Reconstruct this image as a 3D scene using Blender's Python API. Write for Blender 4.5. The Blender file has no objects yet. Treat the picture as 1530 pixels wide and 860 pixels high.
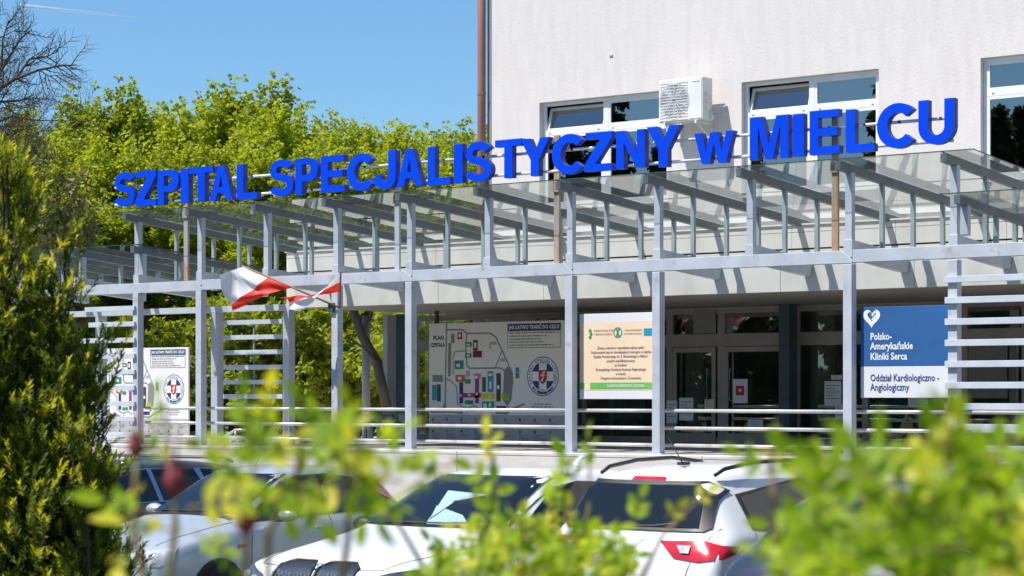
import bpy, bmesh, math, random
import numpy as np
from mathutils import Vector, Matrix
from mathutils.bvhtree import BVHTree
R = math.radians
random.seed(7); RNG = np.random.default_rng(7)
SC = bpy.context.scene
COL = SC.collection

# ------------------------------------------------------------------ measuring
FPX, CX, HY, ZC = 3300.0, 765.0, 590.0, 2.2     # focal length, principal column, horizon row, eye height
ux, uy = 0.7908, -0.6119                         # along the front of the hospital (to the right)
nx, ny = 0.6119, 0.7908                          # into the building
D0 = 29.72                                       # distance of the canopy's front line
PHI = math.atan2(uy, ux)

def F(t, s, z):
    return (t*ux + (s+D0)*nx, t*uy + (s+D0)*ny, z)
def T(px, s):
    rx = (px-CX)/FPX
    Y = (D0+s)/(rx*nx+ny)
    return rx*Y*ux + Y*uy
def Ydep(px, s):
    rx = (px-CX)/FPX
    return (D0+s)/(rx*nx+ny)
def Z(px, py, s):
    return ZC + (HY-py)/FPX*Ydep(px, s)
def at(px, py, Y):
    return Vector(((px-CX)/FPX*Y, Y, ZC+(HY-py)/FPX*Y))

# ------------------------------------------------------------------ materials
def new_mat(name):
    m = bpy.data.materials.new(name); m.use_nodes = True
    nt = m.node_tree; nt.nodes.clear()
    out = nt.nodes.new('ShaderNodeOutputMaterial')
    return m, nt, out
def N(nt, typ, **kw):
    n = nt.nodes.new(typ)
    for k, v in kw.items():
        if k in n.inputs: n.inputs[k].default_value = v
        else: setattr(n, k, v)
    return n
def rgba(c): return (c[0], c[1], c[2], 1.0)

def surf(name, c1, c2=None, rough=0.5, scale=6.0, bump=0.0, metal=0.0, spec=0.5, stretch=(1,1,1), detail=5.0, coat=0.0, bscale=None, lo=0.35, hi=0.65, stain=None, stain_scale=1.0, stain_lo=.55, stain_hi=.75):
    m, nt, out = new_mat(name)
    p = N(nt, 'ShaderNodeBsdfPrincipled')
    p.inputs['Roughness'].default_value = rough
    p.inputs['Metallic'].default_value = metal
    p.inputs['Specular IOR Level'].default_value = spec
    p.inputs['Coat Weight'].default_value = coat
    p.inputs['Coat Roughness'].default_value = .03
    nt.links.new(p.outputs[0], out.inputs[0])
    tc = N(nt, 'ShaderNodeTexCoord')
    mp = N(nt, 'ShaderNodeMapping'); mp.inputs['Scale'].default_value = stretch
    nt.links.new(tc.outputs['Object'], mp.inputs[0])
    no = N(nt, 'ShaderNodeTexNoise'); no.inputs['Scale'].default_value = scale; no.inputs['Detail'].default_value = detail
    nt.links.new(mp.outputs[0], no.inputs['Vector'])
    if c2 is None: c2 = tuple(x*.88 for x in c1)
    r = N(nt, 'ShaderNodeValToRGB')
    r.color_ramp.elements[0].position = lo; r.color_ramp.elements[0].color = rgba(c2)
    r.color_ramp.elements[1].position = hi; r.color_ramp.elements[1].color = rgba(c1)
    nt.links.new(no.outputs['Fac'], r.inputs[0])
    col = r.outputs[0]
    if stain:
        n2 = N(nt, 'ShaderNodeTexNoise'); n2.inputs['Scale'].default_value = stain_scale; n2.inputs['Detail'].default_value = 7
        nt.links.new(mp.outputs[0], n2.inputs['Vector'])
        r2 = N(nt, 'ShaderNodeValToRGB')
        r2.color_ramp.elements[0].position = stain_lo; r2.color_ramp.elements[0].color = (0,0,0,1)
        r2.color_ramp.elements[1].position = stain_hi; r2.color_ramp.elements[1].color = (1,1,1,1)
        nt.links.new(n2.outputs['Fac'], r2.inputs[0])
        mx = N(nt, 'ShaderNodeMix', data_type='RGBA')
        nt.links.new(r2.outputs[0], mx.inputs[0]); nt.links.new(col, mx.inputs[6]); mx.inputs[7].default_value = rgba(stain)
        col = mx.outputs[2]
    nt.links.new(col, p.inputs['Base Color'])
    if bump:
        bn = N(nt, 'ShaderNodeTexNoise'); bn.inputs['Scale'].default_value = bscale or scale*6; bn.inputs['Detail'].default_value = 6
        nt.links.new(mp.outputs[0], bn.inputs['Vector'])
        b = N(nt, 'ShaderNodeBump'); b.inputs['Strength'].default_value = bump; b.inputs['Distance'].default_value = .02
        nt.links.new(bn.outputs['Fac'], b.inputs['Height']); nt.links.new(b.outputs[0], p.inputs['Normal'])
    return m

def glass(name, tint, refl=1.0, rough=0.0, milk=0.0, wav=0.0):
    m, nt, out = new_mat(name)
    tr = N(nt, 'ShaderNodeBsdfTransparent'); tr.inputs[0].default_value = rgba(tint)
    gl = N(nt, 'ShaderNodeBsdfGlossy'); gl.inputs['Roughness'].default_value = rough
    lw = N(nt, 'ShaderNodeLayerWeight'); lw.inputs['Blend'].default_value = .5
    pw = N(nt, 'ShaderNodeMath', operation='POWER'); pw.inputs[1].default_value = 4.0
    nt.links.new(lw.outputs['Facing'], pw.inputs[0])
    ma = N(nt, 'ShaderNodeMath', operation='MULTIPLY_ADD'); ma.inputs[1].default_value = .92; ma.inputs[2].default_value = .07
    nt.links.new(pw.outputs[0], ma.inputs[0])
    mu = N(nt, 'ShaderNodeMath', operation='MULTIPLY'); mu.inputs[1].default_value = refl; mu.use_clamp = True
    nt.links.new(ma.outputs[0], mu.inputs[0])
    base = tr.outputs[0]
    if milk:
        df = N(nt, 'ShaderNodeBsdfDiffuse'); df.inputs[0].default_value = (.55,.6,.57,1)
        tl = N(nt, 'ShaderNodeBsdfTranslucent'); tl.inputs[0].default_value = (.55,.6,.57,1)
        ad = N(nt, 'ShaderNodeMixShader'); ad.inputs[0].default_value = .5
        nt.links.new(df.outputs[0], ad.inputs[1]); nt.links.new(tl.outputs[0], ad.inputs[2])
        tc = N(nt, 'ShaderNodeTexCoord'); no = N(nt, 'ShaderNodeTexNoise'); no.inputs['Scale'].default_value = 1.6; no.inputs['Detail'].default_value = 6
        nt.links.new(tc.outputs['Object'], no.inputs['Vector'])
        mr = N(nt, 'ShaderNodeMapRange'); mr.inputs[1].default_value = .4; mr.inputs[2].default_value = .75; mr.inputs[3].default_value = milk*.4; mr.inputs[4].default_value = milk*1.6
        nt.links.new(no.outputs['Fac'], mr.inputs[0])
        mm = N(nt, 'ShaderNodeMixShader'); nt.links.new(mr.outputs[0], mm.inputs[0])
        nt.links.new(tr.outputs[0], mm.inputs[1]); nt.links.new(ad.outputs[0], mm.inputs[2]); base = mm.outputs[0]
    if wav:
        tc2 = N(nt, 'ShaderNodeTexCoord'); n2 = N(nt, 'ShaderNodeTexNoise'); n2.inputs['Scale'].default_value = .9; n2.inputs['Detail'].default_value = 1
        nt.links.new(tc2.outputs['Object'], n2.inputs['Vector'])
        b = N(nt, 'ShaderNodeBump'); b.inputs['Strength'].default_value = wav; b.inputs['Distance'].default_value = .02
        nt.links.new(n2.outputs['Fac'], b.inputs['Height']); nt.links.new(b.outputs[0], gl.inputs['Normal'])
    mx = N(nt, 'ShaderNodeMixShader')
    nt.links.new(mu.outputs[0], mx.inputs[0]); nt.links.new(base, mx.inputs[1]); nt.links.new(gl.outputs[0], mx.inputs[2])
    nt.links.new(mx.outputs[0], out.inputs[0])
    return m

def leafmat(name, dark, light, trans=0.45, rough=.5, spec=.35, tcol=None, nscale=.35):
    m, nt, out = new_mat(name)
    ge = N(nt, 'ShaderNodeNewGeometry')
    r = N(nt, 'ShaderNodeValToRGB')
    r.color_ramp.elements[0].position = 0; r.color_ramp.elements[0].color = rgba(dark)
    r.color_ramp.elements[1].position = 1; r.color_ramp.elements[1].color = rgba(light)
    tc = N(nt, 'ShaderNodeTexCoord'); no = N(nt, 'ShaderNodeTexNoise'); no.inputs['Scale'].default_value = nscale; no.inputs['Detail'].default_value = 3
    nt.links.new(tc.outputs['Object'], no.inputs['Vector'])
    mr = N(nt, 'ShaderNodeMapRange'); mr.inputs[1].default_value = .3; mr.inputs[2].default_value = .7
    nt.links.new(no.outputs['Fac'], mr.inputs[0])
    av = N(nt, 'ShaderNodeMath', operation='ADD'); nt.links.new(ge.outputs['Random Per Island'], av.inputs[0]); nt.links.new(mr.outputs[0], av.inputs[1])
    hf = N(nt, 'ShaderNodeMath', operation='MULTIPLY'); hf.inputs[1].default_value = .5; nt.links.new(av.outputs[0], hf.inputs[0])
    nt.links.new(hf.outputs[0], r.inputs[0])
    p = N(nt, 'ShaderNodeBsdfPrincipled'); p.inputs['Roughness'].default_value = rough; p.inputs['Specular IOR Level'].default_value = spec
    nt.links.new(r.outputs[0], p.inputs['Base Color'])
    tl = N(nt, 'ShaderNodeBsdfTranslucent')
    hs = N(nt, 'ShaderNodeMix', data_type='RGBA', blend_type='MULTIPLY'); hs.inputs[0].default_value = 1
    nt.links.new(r.outputs[0], hs.inputs[6]); hs.inputs[7].default_value = rgba(tcol or (1.6,1.5,.6))
    nt.links.new(hs.outputs[2], tl.inputs[0])
    mx = N(nt, 'ShaderNodeMixShader'); mx.inputs[0].default_value = trans
    nt.links.new(p.outputs[0], mx.inputs[1]); nt.links.new(tl.outputs[0], mx.inputs[2]); nt.links.new(mx.outputs[0], out.inputs[0])
    return m

M = {}
M['steel'] = surf('painted_steel', (.53,.555,.61), (.46,.485,.54), rough=.42, scale=3, stain=(.34,.33,.32), stain_scale=5, stain_lo=.62, stain_hi=.8, bump=.05)
M['rafter'] = surf('shaded_rafter_paint', (.15,.175,.19), (.12,.14,.155), rough=.45, scale=3)  # steel colour darkened so the rafters carry their shade in the base
M['strut'] = surf('strut_paint', (.36,.42,.44), (.30,.36,.38), rough=.45, scale=3)
M['rust'] = surf('weathered_post', (.46,.30,.19), (.34,.21,.14), rough=.55, scale=4, stretch=(6,6,1), stain=(.42,.42,.42), stain_scale=.9, stain_lo=.5, stain_hi=.62)
M['rail'] = surf('galvanised_rail', (.66,.66,.66), (.56,.55,.53), rough=.35, scale=5, stain=(.45,.30,.20), stain_scale=3, stain_lo=.64, stain_hi=.74, metal=.25)
M['slat'] = surf('slat_paint', (.60,.64,.70), (.52,.56,.61), rough=.4, scale=3)
M['fascia'] = surf('fascia_panels', (.68,.665,.64), (.60,.585,.56), rough=.6, scale=2.2, stretch=(1,1,.5), stain=(.5,.47,.43), stain_scale=1.4, stain_lo=.58, stain_hi=.85)
M['soffit'] = surf('soffit', (.30,.27,.24), (.24,.215,.19), rough=.6, scale=2)
M['plaster'] = surf('rough_plaster', (.70,.65,.625), (.665,.615,.59), rough=.9, scale=.9, stretch=(7,7,1.6), bump=.45, bscale=11, detail=9, stain=(.62,.57,.555), stain_scale=.5, stain_lo=.5, stain_hi=.85)
M['concrete'] = surf('terrace_concrete', (.70,.655,.60), (.62,.58,.53), rough=.85, scale=2, bump=.2, stain=(.48,.44,.40), stain_scale=1.6, stain_lo=.6, stain_hi=.8)
M['paving'] = surf('terrace_paving', (.56,.53,.49), (.47,.44,.41), rough=.85, scale=3, bump=.2)
M['asphalt'] = surf('asphalt', (.06,.06,.062), (.045,.045,.047), rough=.9, scale=8, bump=.4)
M['grass'] = surf('grass_ground', (.07,.10,.025), (.05,.065,.02), rough=.95, scale=.8, bump=.6)
M['soil'] = surf('roof_felt', (.14,.13,.12), rough=.9, scale=4, bump=.3)
M['pvc'] = surf('white_window_frame', (.80,.80,.81), (.74,.74,.75), rough=.35, scale=2)
M['sill'] = surf('metal_sill', (.72,.73,.74), rough=.4, scale=2)
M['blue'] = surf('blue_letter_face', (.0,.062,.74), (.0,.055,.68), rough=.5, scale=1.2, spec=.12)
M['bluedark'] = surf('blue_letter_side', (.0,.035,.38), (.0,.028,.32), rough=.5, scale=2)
M['tube'] = surf('white_tube', (.75,.75,.74), rough=.4, scale=3)
M['brown'] = surf('brown_door_frame', (.34,.29,.26), (.29,.245,.22), rough=.4, scale=3)
M['navy'] = surf('navy_column', (.045,.075,.095), (.035,.06,.08), rough=.45, scale=3)
M['pipe'] = surf('brown_drainpipe', (.36,.17,.13), (.31,.14,.11), rough=.45, scale=4, stretch=(1,1,.3))
M['roofglass'] = glass('canopy_glass', (.90,.945,.925), refl=1.25, milk=.10)
M['edge'] = surf('glass_edge', (.05,.09,.08), rough=.2, scale=3)
M['winglass'] = glass('window_glass', (.42,.46,.47), refl=4.5, wav=.05)
M['doorglass'] = glass('door_glass', (.72,.78,.76), refl=2.6, wav=.06)
M['room'] = surf('interior_walls', (.52,.49,.45), rough=.9, scale=1)
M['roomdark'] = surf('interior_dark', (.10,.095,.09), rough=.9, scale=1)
M['lino'] = surf('interior_floor', (.45,.43,.40), rough=.4, scale=2)
M['blindgreen'] = surf('olive_blind', (.33,.31,.20), rough=.8, scale=2)
M['blindpurple'] = surf('plum_blind', (.22,.13,.16), rough=.8, scale=2)
M['acwhite'] = surf('ac_casing', (.76,.75,.72), (.70,.69,.66), rough=.45, scale=3)
M['acdark'] = surf('ac_grille', (.20,.20,.21), rough=.5, scale=4)
M['acgrey'] = surf('ac_wire', (.50,.50,.50), rough=.4, scale=4)
M['signwhite'] = surf('sign_white', (.74,.73,.75), (.70,.69,.71), rough=.5, scale=2)
M['signcream'] = surf('map_board_face', (.80,.76,.72), (.76,.72,.68), rough=.5, scale=1.4)
M['peach'] = surf('peach_board', (.86,.66,.47), (.83,.62,.43), rough=.55, scale=1.4)
M['green'] = surf('sign_green', (.16,.48,.10), rough=.5, scale=3)
M['signblue'] = surf('sign_blue', (.035,.125,.33), (.03,.11,.30), rough=.35, scale=2)
M['signnavy'] = surf('sign_navy', (.018,.05,.16), rough=.4, scale=3)
M['ink'] = surf('dark_ink', (.03,.03,.035), rough=.6, scale=3)
M['inkblue'] = surf('blue_ink', (.02,.06,.22), rough=.6, scale=3)
M['inkbrown'] = surf('brown_ink', (.16,.10,.07), rough=.6, scale=3)
M['white'] = surf('white_print', (.84,.84,.84), rough=.5, scale=3)
M['grey'] = surf('grey_print', (.24,.24,.24), rough=.6, scale=3)
M['lightgrey'] = surf('light_grey_print', (.42,.42,.42), rough=.6, scale=3)
for k, c in dict(c_green=(.02,.30,.13), c_maroon=(.16,.015,.03), c_teal=(.02,.27,.22), c_orange=(.55,.13,.03), c_navy=(.02,.03,.16), c_magenta=(.45,.02,.16), c_purple=(.26,.05,.22), c_pink=(.62,.20,.38), c_cyan=(.02,.30,.48), c_yellow=(.80,.60,.02), c_dark=(.06,.05,.06), c_dkgreen=(.015,.11,.06), c_red=(.55,.03,.03), c_lime=(.25,.45,.05)).items():
    M[k] = surf('print_'+k[2:], c, rough=.55, scale=3)
M['flagwhite'] = leafmat('flag_white_cloth', (.86,.85,.85), (.88,.87,.87), trans=.3, tcol=(1,1,1))
M['flagred'] = leafmat('flag_red_cloth', (.82,.04,.025), (.86,.045,.03), trans=.3, tcol=(1.1,1.2,1))
M['wood'] = surf('flag_pole_wood', (.30,.17,.10), rough=.55, scale=6)
M['bark'] = surf('bark', (.10,.075,.055), (.055,.042,.032), rough=.95, scale=5, bump=.6, stretch=(1,1,.3))
M['barkgrey'] = surf('grey_bark', (.16,.14,.125), (.10,.09,.08), rough=.95, scale=5, bump=.5, stretch=(1,1,.3))
M['leafA'] = leafmat('spring_leaves', (.15,.21,.02), (.42,.48,.045), trans=.5)
M['leafB'] = leafmat('yellow_green_leaves', (.20,.26,.018), (.48,.53,.045), trans=.5)
M['leafC'] = leafmat('ivy_leaves', (.08,.13,.015), (.36,.40,.04), trans=.42)
M['leafD'] = leafmat('conifer_needles', (.03,.05,.02), (.09,.115,.04), trans=.2)
M['leafE'] = leafmat('grey_twig_leaves', (.17,.165,.08), (.34,.32,.14), trans=.4)
M['yew'] = leafmat('yew_needles', (.045,.085,.010), (.25,.30,.03), trans=.35, nscale=6)
M['yewtip'] = leafmat('yew_young_needles', (.36,.40,.03), (.70,.66,.06), trans=.45, nscale=6)
M['rose'] = leafmat('rose_leaves', (.13,.25,.008), (.50,.62,.025), trans=.5, nscale=9, spec=.3)
M['roseY'] = leafmat('young_rose_leaves', (.42,.46,.02), (.78,.70,.06), trans=.5, nscale=9)
M['cane'] = surf('rose_cane', (.22,.20,.06), (.20,.12,.05), rough=.6, scale=30)
M['hip'] = surf('withered_rose_head', (.34,.035,.05), (.16,.022,.03), rough=.6, scale=60, bump=.3)
def carpaint(name, c, metal=0.0, rough=.28):
    return surf(name, c, tuple(x*.97 for x in c), rough=rough, scale=3, coat=.5, metal=metal)
M['cwhite'] = carpaint('white_car_paint', (.80,.80,.80))
M['csilver'] = carpaint('silver_car_paint', (.56,.60,.63), metal=.45, rough=.36)
M['cblack'] = carpaint('black_car_paint', (.025,.027,.03))
M['cblue'] = carpaint('dark_blue_car_paint', (.045,.055,.085), metal=.3)
M['cglass'] = surf('tinted_car_glass', (.010,.014,.02), rough=.03, scale=2, spec=.55)
M['trim'] = surf('black_trim', (.018,.018,.019), rough=.45, scale=20)
M['chrome'] = surf('chrome', (.75,.75,.76), rough=.15, metal=1.0, scale=3)
M['tyre'] = surf('tyre_rubber', (.02,.02,.02), rough=.8, scale=20)
M['rim'] = surf('alloy_rim', (.5,.5,.51), rough=.3, metal=.8, scale=6)
M['lampred'] = surf('tail_lamp_red', (.62,.012,.03), (.45,.008,.02), rough=.15, scale=7, coat=1)
M['lampclear'] = surf('head_lamp_clear', (.62,.64,.66), (.28,.29,.30), rough=.12, scale=9, coat=1)
M['lampdark'] = surf('head_lamp_dark', (.10,.11,.12), (.04,.04,.05), rough=.12, scale=9, coat=1)
M['orange'] = surf('orange_repeater', (.80,.22,.02), rough=.2, scale=6)
M['sunshade'] = surf('windscreen_sunshade', (.35,.50,.55), rough=.4, scale=2)

# ------------------------------------------------------------------ mesh builder
class MB:
    def __init__(self): self.v = []; self.f = []; self.mi = []; self.cm = 0
    def add(self, vs, fs):
        b = len(self.v); self.v += [tuple(p) for p in vs]
        for f in fs: self.f.append(tuple(i+b for i in f)); self.mi.append(self.cm)
        return self
    def box(self, x0, x1, y0, y1, z0, z1):
        vs = [(x0,y0,z0),(x1,y0,z0),(x1,y1,z0),(x0,y1,z0),(x0,y0,z1),(x1,y0,z1),(x1,y1,z1),(x0,y1,z1)]
        return self.add(vs, [(0,3,2,1),(4,5,6,7),(0,1,5,4),(1,2,6,5),(2,3,7,6),(3,0,4,7)])
    def prism_tz(self, poly, s0, s1):                     # outline in (t,z), extruded along s
        n = len(poly); a = sum(poly[i][0]*poly[(i+1)%n][1]-poly[(i+1)%n][0]*poly[i][1] for i in range(n))
        if a < 0: poly = poly[::-1]
        vs = [(p[0], s0, p[1]) for p in poly]+[(p[0], s1, p[1]) for p in poly]
        fs = [tuple(range(n)), tuple(range(2*n-1, n-1, -1))]+[(i, i+n, (i+1)%n+n, (i+1)%n) for i in range(n)]
        return self.add(vs, fs)
    def prism_sz(self, poly, t0, t1):                     # outline in (s,z), extruded along t
        n = len(poly); a = sum(poly[i][0]*poly[(i+1)%n][1]-poly[(i+1)%n][0]*poly[i][1] for i in range(n))
        if a > 0: poly = poly[::-1]
        vs = [(t0, p[0], p[1]) for p in poly]+[(t1, p[0], p[1]) for p in poly]
        fs = [tuple(range(n)), tuple(range(2*n-1, n-1, -1))]+[(i, i+n, (i+1)%n+n, (i+1)%n) for i in range(n)]
        return self.add(vs, fs)
    def quad_tz(self, t0, t1, z0, z1, s):
        return self.add([(t0,s,z0),(t1,s,z0),(t1,s,z1),(t0,s,z1)], [(0,1,2,3)])
    def poly_tz(self, pts, s):
        return self.add([(p[0], s, p[1]) for p in pts], [tuple(range(len(pts)))])
    def line_tz(self, pts, w, s):                         # a drawn line of constant width
        for a, b in zip(pts, pts[1:]):
            d = Vector((b[0]-a[0], b[1]-a[1]));
            if d.length < 1e-6: continue
            n = Vector((-d.y, d.x)).normalized()*w/2; e = d.normalized()*w*.3
            self.add([(a[0]-e.x+n.x, s, a[1]-e.y+n.y),(a[0]-e.x-n.x, s, a[1]-e.y-n.y),(b[0]+e.x-n.x, s, b[1]+e.y-n.y),(b[0]+e.x+n.x, s, b[1]+e.y+n.y)], [(0,1,2,3)])
        return self
    def tube(self, pts, r, n=8, r1=None, cap=True):
        pts = [Vector(p) for p in pts]; k = len(pts); b = len(self.v)
        for i, p in enumerate(pts):
            d = (pts[min(i+1,k-1)]-pts[max(i-1,0)]).normalized()
            a = d.cross(Vector((0,0,1)))
            if a.length < .05: a = d.cross(Vector((1,0,0)))
            a.normalize(); c = d.cross(a)
            rr = r if r1 is None else r+(r1-r)*i/(k-1)
            for j in range(n):
                th = 2*math.pi*j/n; q = p+(a*math.cos(th)+c*math.sin(th))*rr
                self.v.append(tuple(q))
        for i in range(k-1):
            for j in range(n):
                self.f.append((b+i*n+j, b+i*n+(j+1)%n, b+(i+1)*n+(j+1)%n, b+(i+1)*n+j)); self.mi.append(self.cm)
        if cap:
            self.f.append(tuple(b+j for j in range(n-1,-1,-1))); self.mi.append(self.cm)
            self.f.append(tuple(b+(k-1)*n+j for j in range(n))); self.mi.append(self.cm)
        return self
    def disc_tz(self, c, r, s, n=28, r0=0.0, a0=0, a1=360):
        if r0 <= 0:
            vs = [(c[0]+r*math.cos(R(a0+(a1-a0)*i/n)), s, c[1]+r*math.sin(R(a0+(a1-a0)*i/n))) for i in range(n+(a1-a0<360))]
            if a1-a0 < 360: vs = [(c[0], s, c[1])]+vs
            return self.add(vs, [tuple(range(len(vs)))])
        vs = []
        for i in range(n+1):
            th = R(a0+(a1-a0)*i/n)
            vs += [(c[0]+r0*math.cos(th), s, c[1]+r0*math.sin(th)),(c[0]+r*math.cos(th), s, c[1]+r*math.sin(th))]
        return self.add(vs, [(2*i, 2*i+2, 2*i+3, 2*i+1) for i in range(n)])
    def build(self, name, mats, parent=None, bevel=0.0, smooth=False, o=None):
        if not isinstance(mats, (list, tuple)): mats = [mats]
        off = ORIG.get(parent.name, (0,0,0)) if parent is not None else (0,0,0)
        if o is not None: off = o
        me = bpy.data.meshes.new(name)
        me.from_pydata([(p[0]-off[0], p[1]-off[1], p[2]-off[2]) for p in self.v], [], self.f)
        for m in mats: me.materials.append(m)
        if len(mats) > 1: me.polygons.foreach_set('material_index', self.mi)
        if smooth: me.polygons.foreach_set('use_smooth', [True]*len(me.polygons))
        ob = bpy.data.objects.new(name, me); COL.objects.link(ob)
        if parent is not None: ob.parent = parent
        if bevel:
            md = ob.modifiers.new('bevel', 'BEVEL'); md.width = bevel; md.segments = 2; md.limit_method = 'ANGLE'; md.angle_limit = R(40)
        return ob
ORIG = {}
def tag(o, label=None, cat=None, group=None, kind=None):
    if label: o['label'] = label
    if cat: o['category'] = cat
    if group: o['group'] = group
    if kind: o['kind'] = kind
    return o
def fthing(name, label, cat, t, s, z, group=None):
    """an empty standing at facade coordinates (t, s, z); its parts are given in facade coordinates too"""
    o = bpy.data.objects.new(name, None); COL.objects.link(o)
    o.empty_display_size = .3
    o.location = F(t, s, z); o.rotation_euler = (0,0,PHI)
    ORIG[o.name] = (t, s, z)
    return tag(o, label, cat, group)
def sub(ob, of):
    """facade origin of a part inherits from its thing"""
    ORIG[ob.name] = ORIG[of.name]; return ob
def wthing(name, label, cat, loc, rz=0, group=None):
    o = bpy.data.objects.new(name, None); COL.objects.link(o)
    o.empty_display_size = .3; o.location = loc; o.rotation_euler = (0,0,rz)
    ORIG[o.name] = (0,0,0)
    return tag(o, label, cat, group)
def copy_tree(o, parent=None):
    c = o.copy(); COL.objects.link(c)
    if parent is not None: c.parent = parent
    for ch in list(o.children): copy_tree(ch, c)
    return c
def text_verts(body, size=1.0, align='LEFT', offset=0.0, res=3, extrude=0.0, space=1.0):
    cu = bpy.data.curves.new('t', 'FONT'); cu.body = body; cu.size = size; cu.align_x = align
    cu.offset = offset; cu.resolution_u = res; cu.extrude = extrude; cu.space_character = space
    ob = bpy.data.objects.new('t', cu); COL.objects.link(ob)
    dg = bpy.context.evaluated_depsgraph_get(); dg.update()
    me = bpy.data.meshes.new_from_object(ob.evaluated_get(dg))
    vs = [tuple(v.co) for v in me.vertices]; fs = [tuple(p.vertices) for p in me.polygons]
    bpy.data.objects.remove(ob); bpy.data.curves.remove(cu); bpy.data.meshes.remove(me)
    return vs, fs
def put_text(mb, body, t, z, s, size, align='LEFT', offset=0.0, width=None, res=2, space=1.0):
    """flat printed lettering on the plane s, baseline z, read from the street"""
    vs, fs = text_verts(body, size, align, offset, res, 0.0, space)
    k = 1.0
    if width:
        xs = [v[0] for v in vs]; k = width/(max(xs)-min(xs))
    mb.add([(t+v[0]*k, s, z+v[1]) for v in vs], fs)
    return mb
# ------------------------------------------------------------------ setting: ground, car park, terrace
DECK = 1.24
def ground_h(x, y):
    bank = .95*max(0, min(1, (9.5-y)/4.0)); bank = bank*bank*(3-2*bank) if bank < 1 else bank
    t = x*ux+y*uy; s = x*nx+y*ny-D0
    back = 0.0
    if s > 8: back = min(1.0, (s-8)/6.0)*1.0
    return bank+back-.02
def make_ground():
    xs = [-600,-300,-160,-100]+list(range(-70,71,4))+[100,160,300,600]
    ys = [-600,-300,-120,-50,-20,-8,-2,2,4,5,6,7,8,9,10,11,13,16,20,25,30,35,40,45,50,56,62,70,80,95,115,150,220,400,900]
    mb = MB(); mb.v = [(x, y, ground_h(x, y)) for y in ys for x in xs]
    w = len(xs)
    mb.f = [(j*w+i, j*w+i+1, (j+1)*w+i+1, (j+1)*w+i) for j in range(len(ys)-1) for i in range(w-1)]; mb.mi = [0]*len(mb.f)
    tag(mb.build('ground', M['grass'], smooth=True), kind='structure')
make_ground()
def fpart(name, mb, mat, kind=None, **k):
    """a top-level object given in facade coordinates"""
    ob = mb.build(name, mat, None, **k)
    ob.location = (D0*nx, D0*ny, 0); ob.rotation_euler = (0,0,PHI)
    if kind: ob['kind'] = kind
    return ob
fpart('car_park', MB().add([(-75,-19.5,.004),(30,-19.5,.004),(30,-.25,.004),(-75,-.25,.004)], [(0,1,2,3)]), M['asphalt'], 'structure')
mb = MB()
for k in range(-14, 9): mb.add([(-5+k*2.7-.05,-15,.009),(-5+k*2.7+.05,-15,.009),(-5+k*2.7+.05,-10,.009),(-5+k*2.7-.05,-10,.009)], [(0,1,2,3)])
fpart('bay_markings', mb, M['white'], 'structure')
fpart('terrace', MB().box(-44, 6, .25, 16.2, -.1, DECK-.03), M['paving'], 'structure')
tw = fthing('terrace_wall', 'low pale concrete retaining wall carrying the grey posts behind the parked cars', 'wall', -20, 0, 0)
mb = MB()
for a in range(-44, 6, 5): mb.box(a+.006, a+4.994, -.25, .249, -.1, DECK-.061)
mb.build('wall', M['concrete'], tw, bevel=.008)
mb = MB()
for a in range(-44, 6, 5): mb.box(a+.004, a+4.996, -.256, .26, DECK-.06, DECK)
mb.build('coping', M['concrete'], tw, bevel=.01)

# ------------------------------------------------------------------ the hospital block
HB = fthing('hospital_building', 'tall cream plastered hospital building rising behind the canopy', 'building', T(735,7)+6, 7, 1.2)
def wall_holes(mb, t0, t1, z0, z1, s, holes, depth):
    ts = sorted({t0, t1}|{h[0] for h in holes}|{h[1] for h in holes}); zs = sorted({z0, z1}|{h[2] for h in holes}|{h[3] for h in holes})
    for a, b in zip(ts, ts[1:]):
        for c, d in zip(zs, zs[1:]):
            if any(h[0]-1e-6 <= a and b <= h[1]+1e-6 and h[2]-1e-6 <= c and d <= h[3]+1e-6 for h in holes): continue
            mb.quad_tz(a, b, c, d, s)
    for a, b, c, d in holes:
        mb.add([(a,s,c),(a,s+depth,c),(a,s+depth,d),(a,s,d)], [(0,3,2,1)])
        mb.add([(b,s,c),(b,s+depth,c),(b,s+depth,d),(b,s,d)], [(0,1,2,3)])
        mb.add([(a,s,d),(b,s,d),(b,s+depth,d),(a,s+depth,d)], [(0,3,2,1)])
        mb.add([(a,s,c),(b,s,c),(b,s+depth,c),(a,s+depth,c)], [(0,1,2,3)])
WS = 7.0
tc = T(735, WS); TE = tc+34
z_sill, z_head = Z(1217,285,WS), Z(1313,102,WS)
w1 = (T(806,WS), T(806,WS)+3.22); w2 = (T(1108,WS), T(1313,WS)); w3 = (T(1465,WS), T(1465,WS)+3.2)
holes = [(a, b, z_sill, z_head) for a, b in (w1, w2, w3)]
w4 = (w3[0]+6.2, w3[0]+9.4); holes.append((w4[0], w4[1], z_sill, z_head))
zt = 17.0
holes = [h for h in holes]
mb = MB(); wall_holes(mb, tc, TE, 4.32, zt, WS, holes, .22)
mb.add([(tc,WS,1.2),(tc,WS+14,1.2),(tc,WS+14,zt),(tc,WS,zt)], [(0,3,2,1)])
mb.add([(tc,WS+14,1.2),(TE,WS+14,1.2),(TE,WS+14,zt),(tc,WS+14,zt)], [(3,2,1,0)])
mb.add([(TE,WS,1.2),(TE,WS+14,1.2),(TE,WS+14,zt),(TE,WS,zt)], [(0,1,2,3)])
mb.add([(tc,WS,zt),(TE,WS,zt),(TE,WS+14,zt),(tc,WS+14,zt)], [(0,1,2,3)])
mb.build('wall', M['plaster'], HB)
MB().box(tc-.15, TE+.15, WS-.35, WS+14.2, zt+.003, zt+.25).build('roof', M['soil'], HB)
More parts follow.
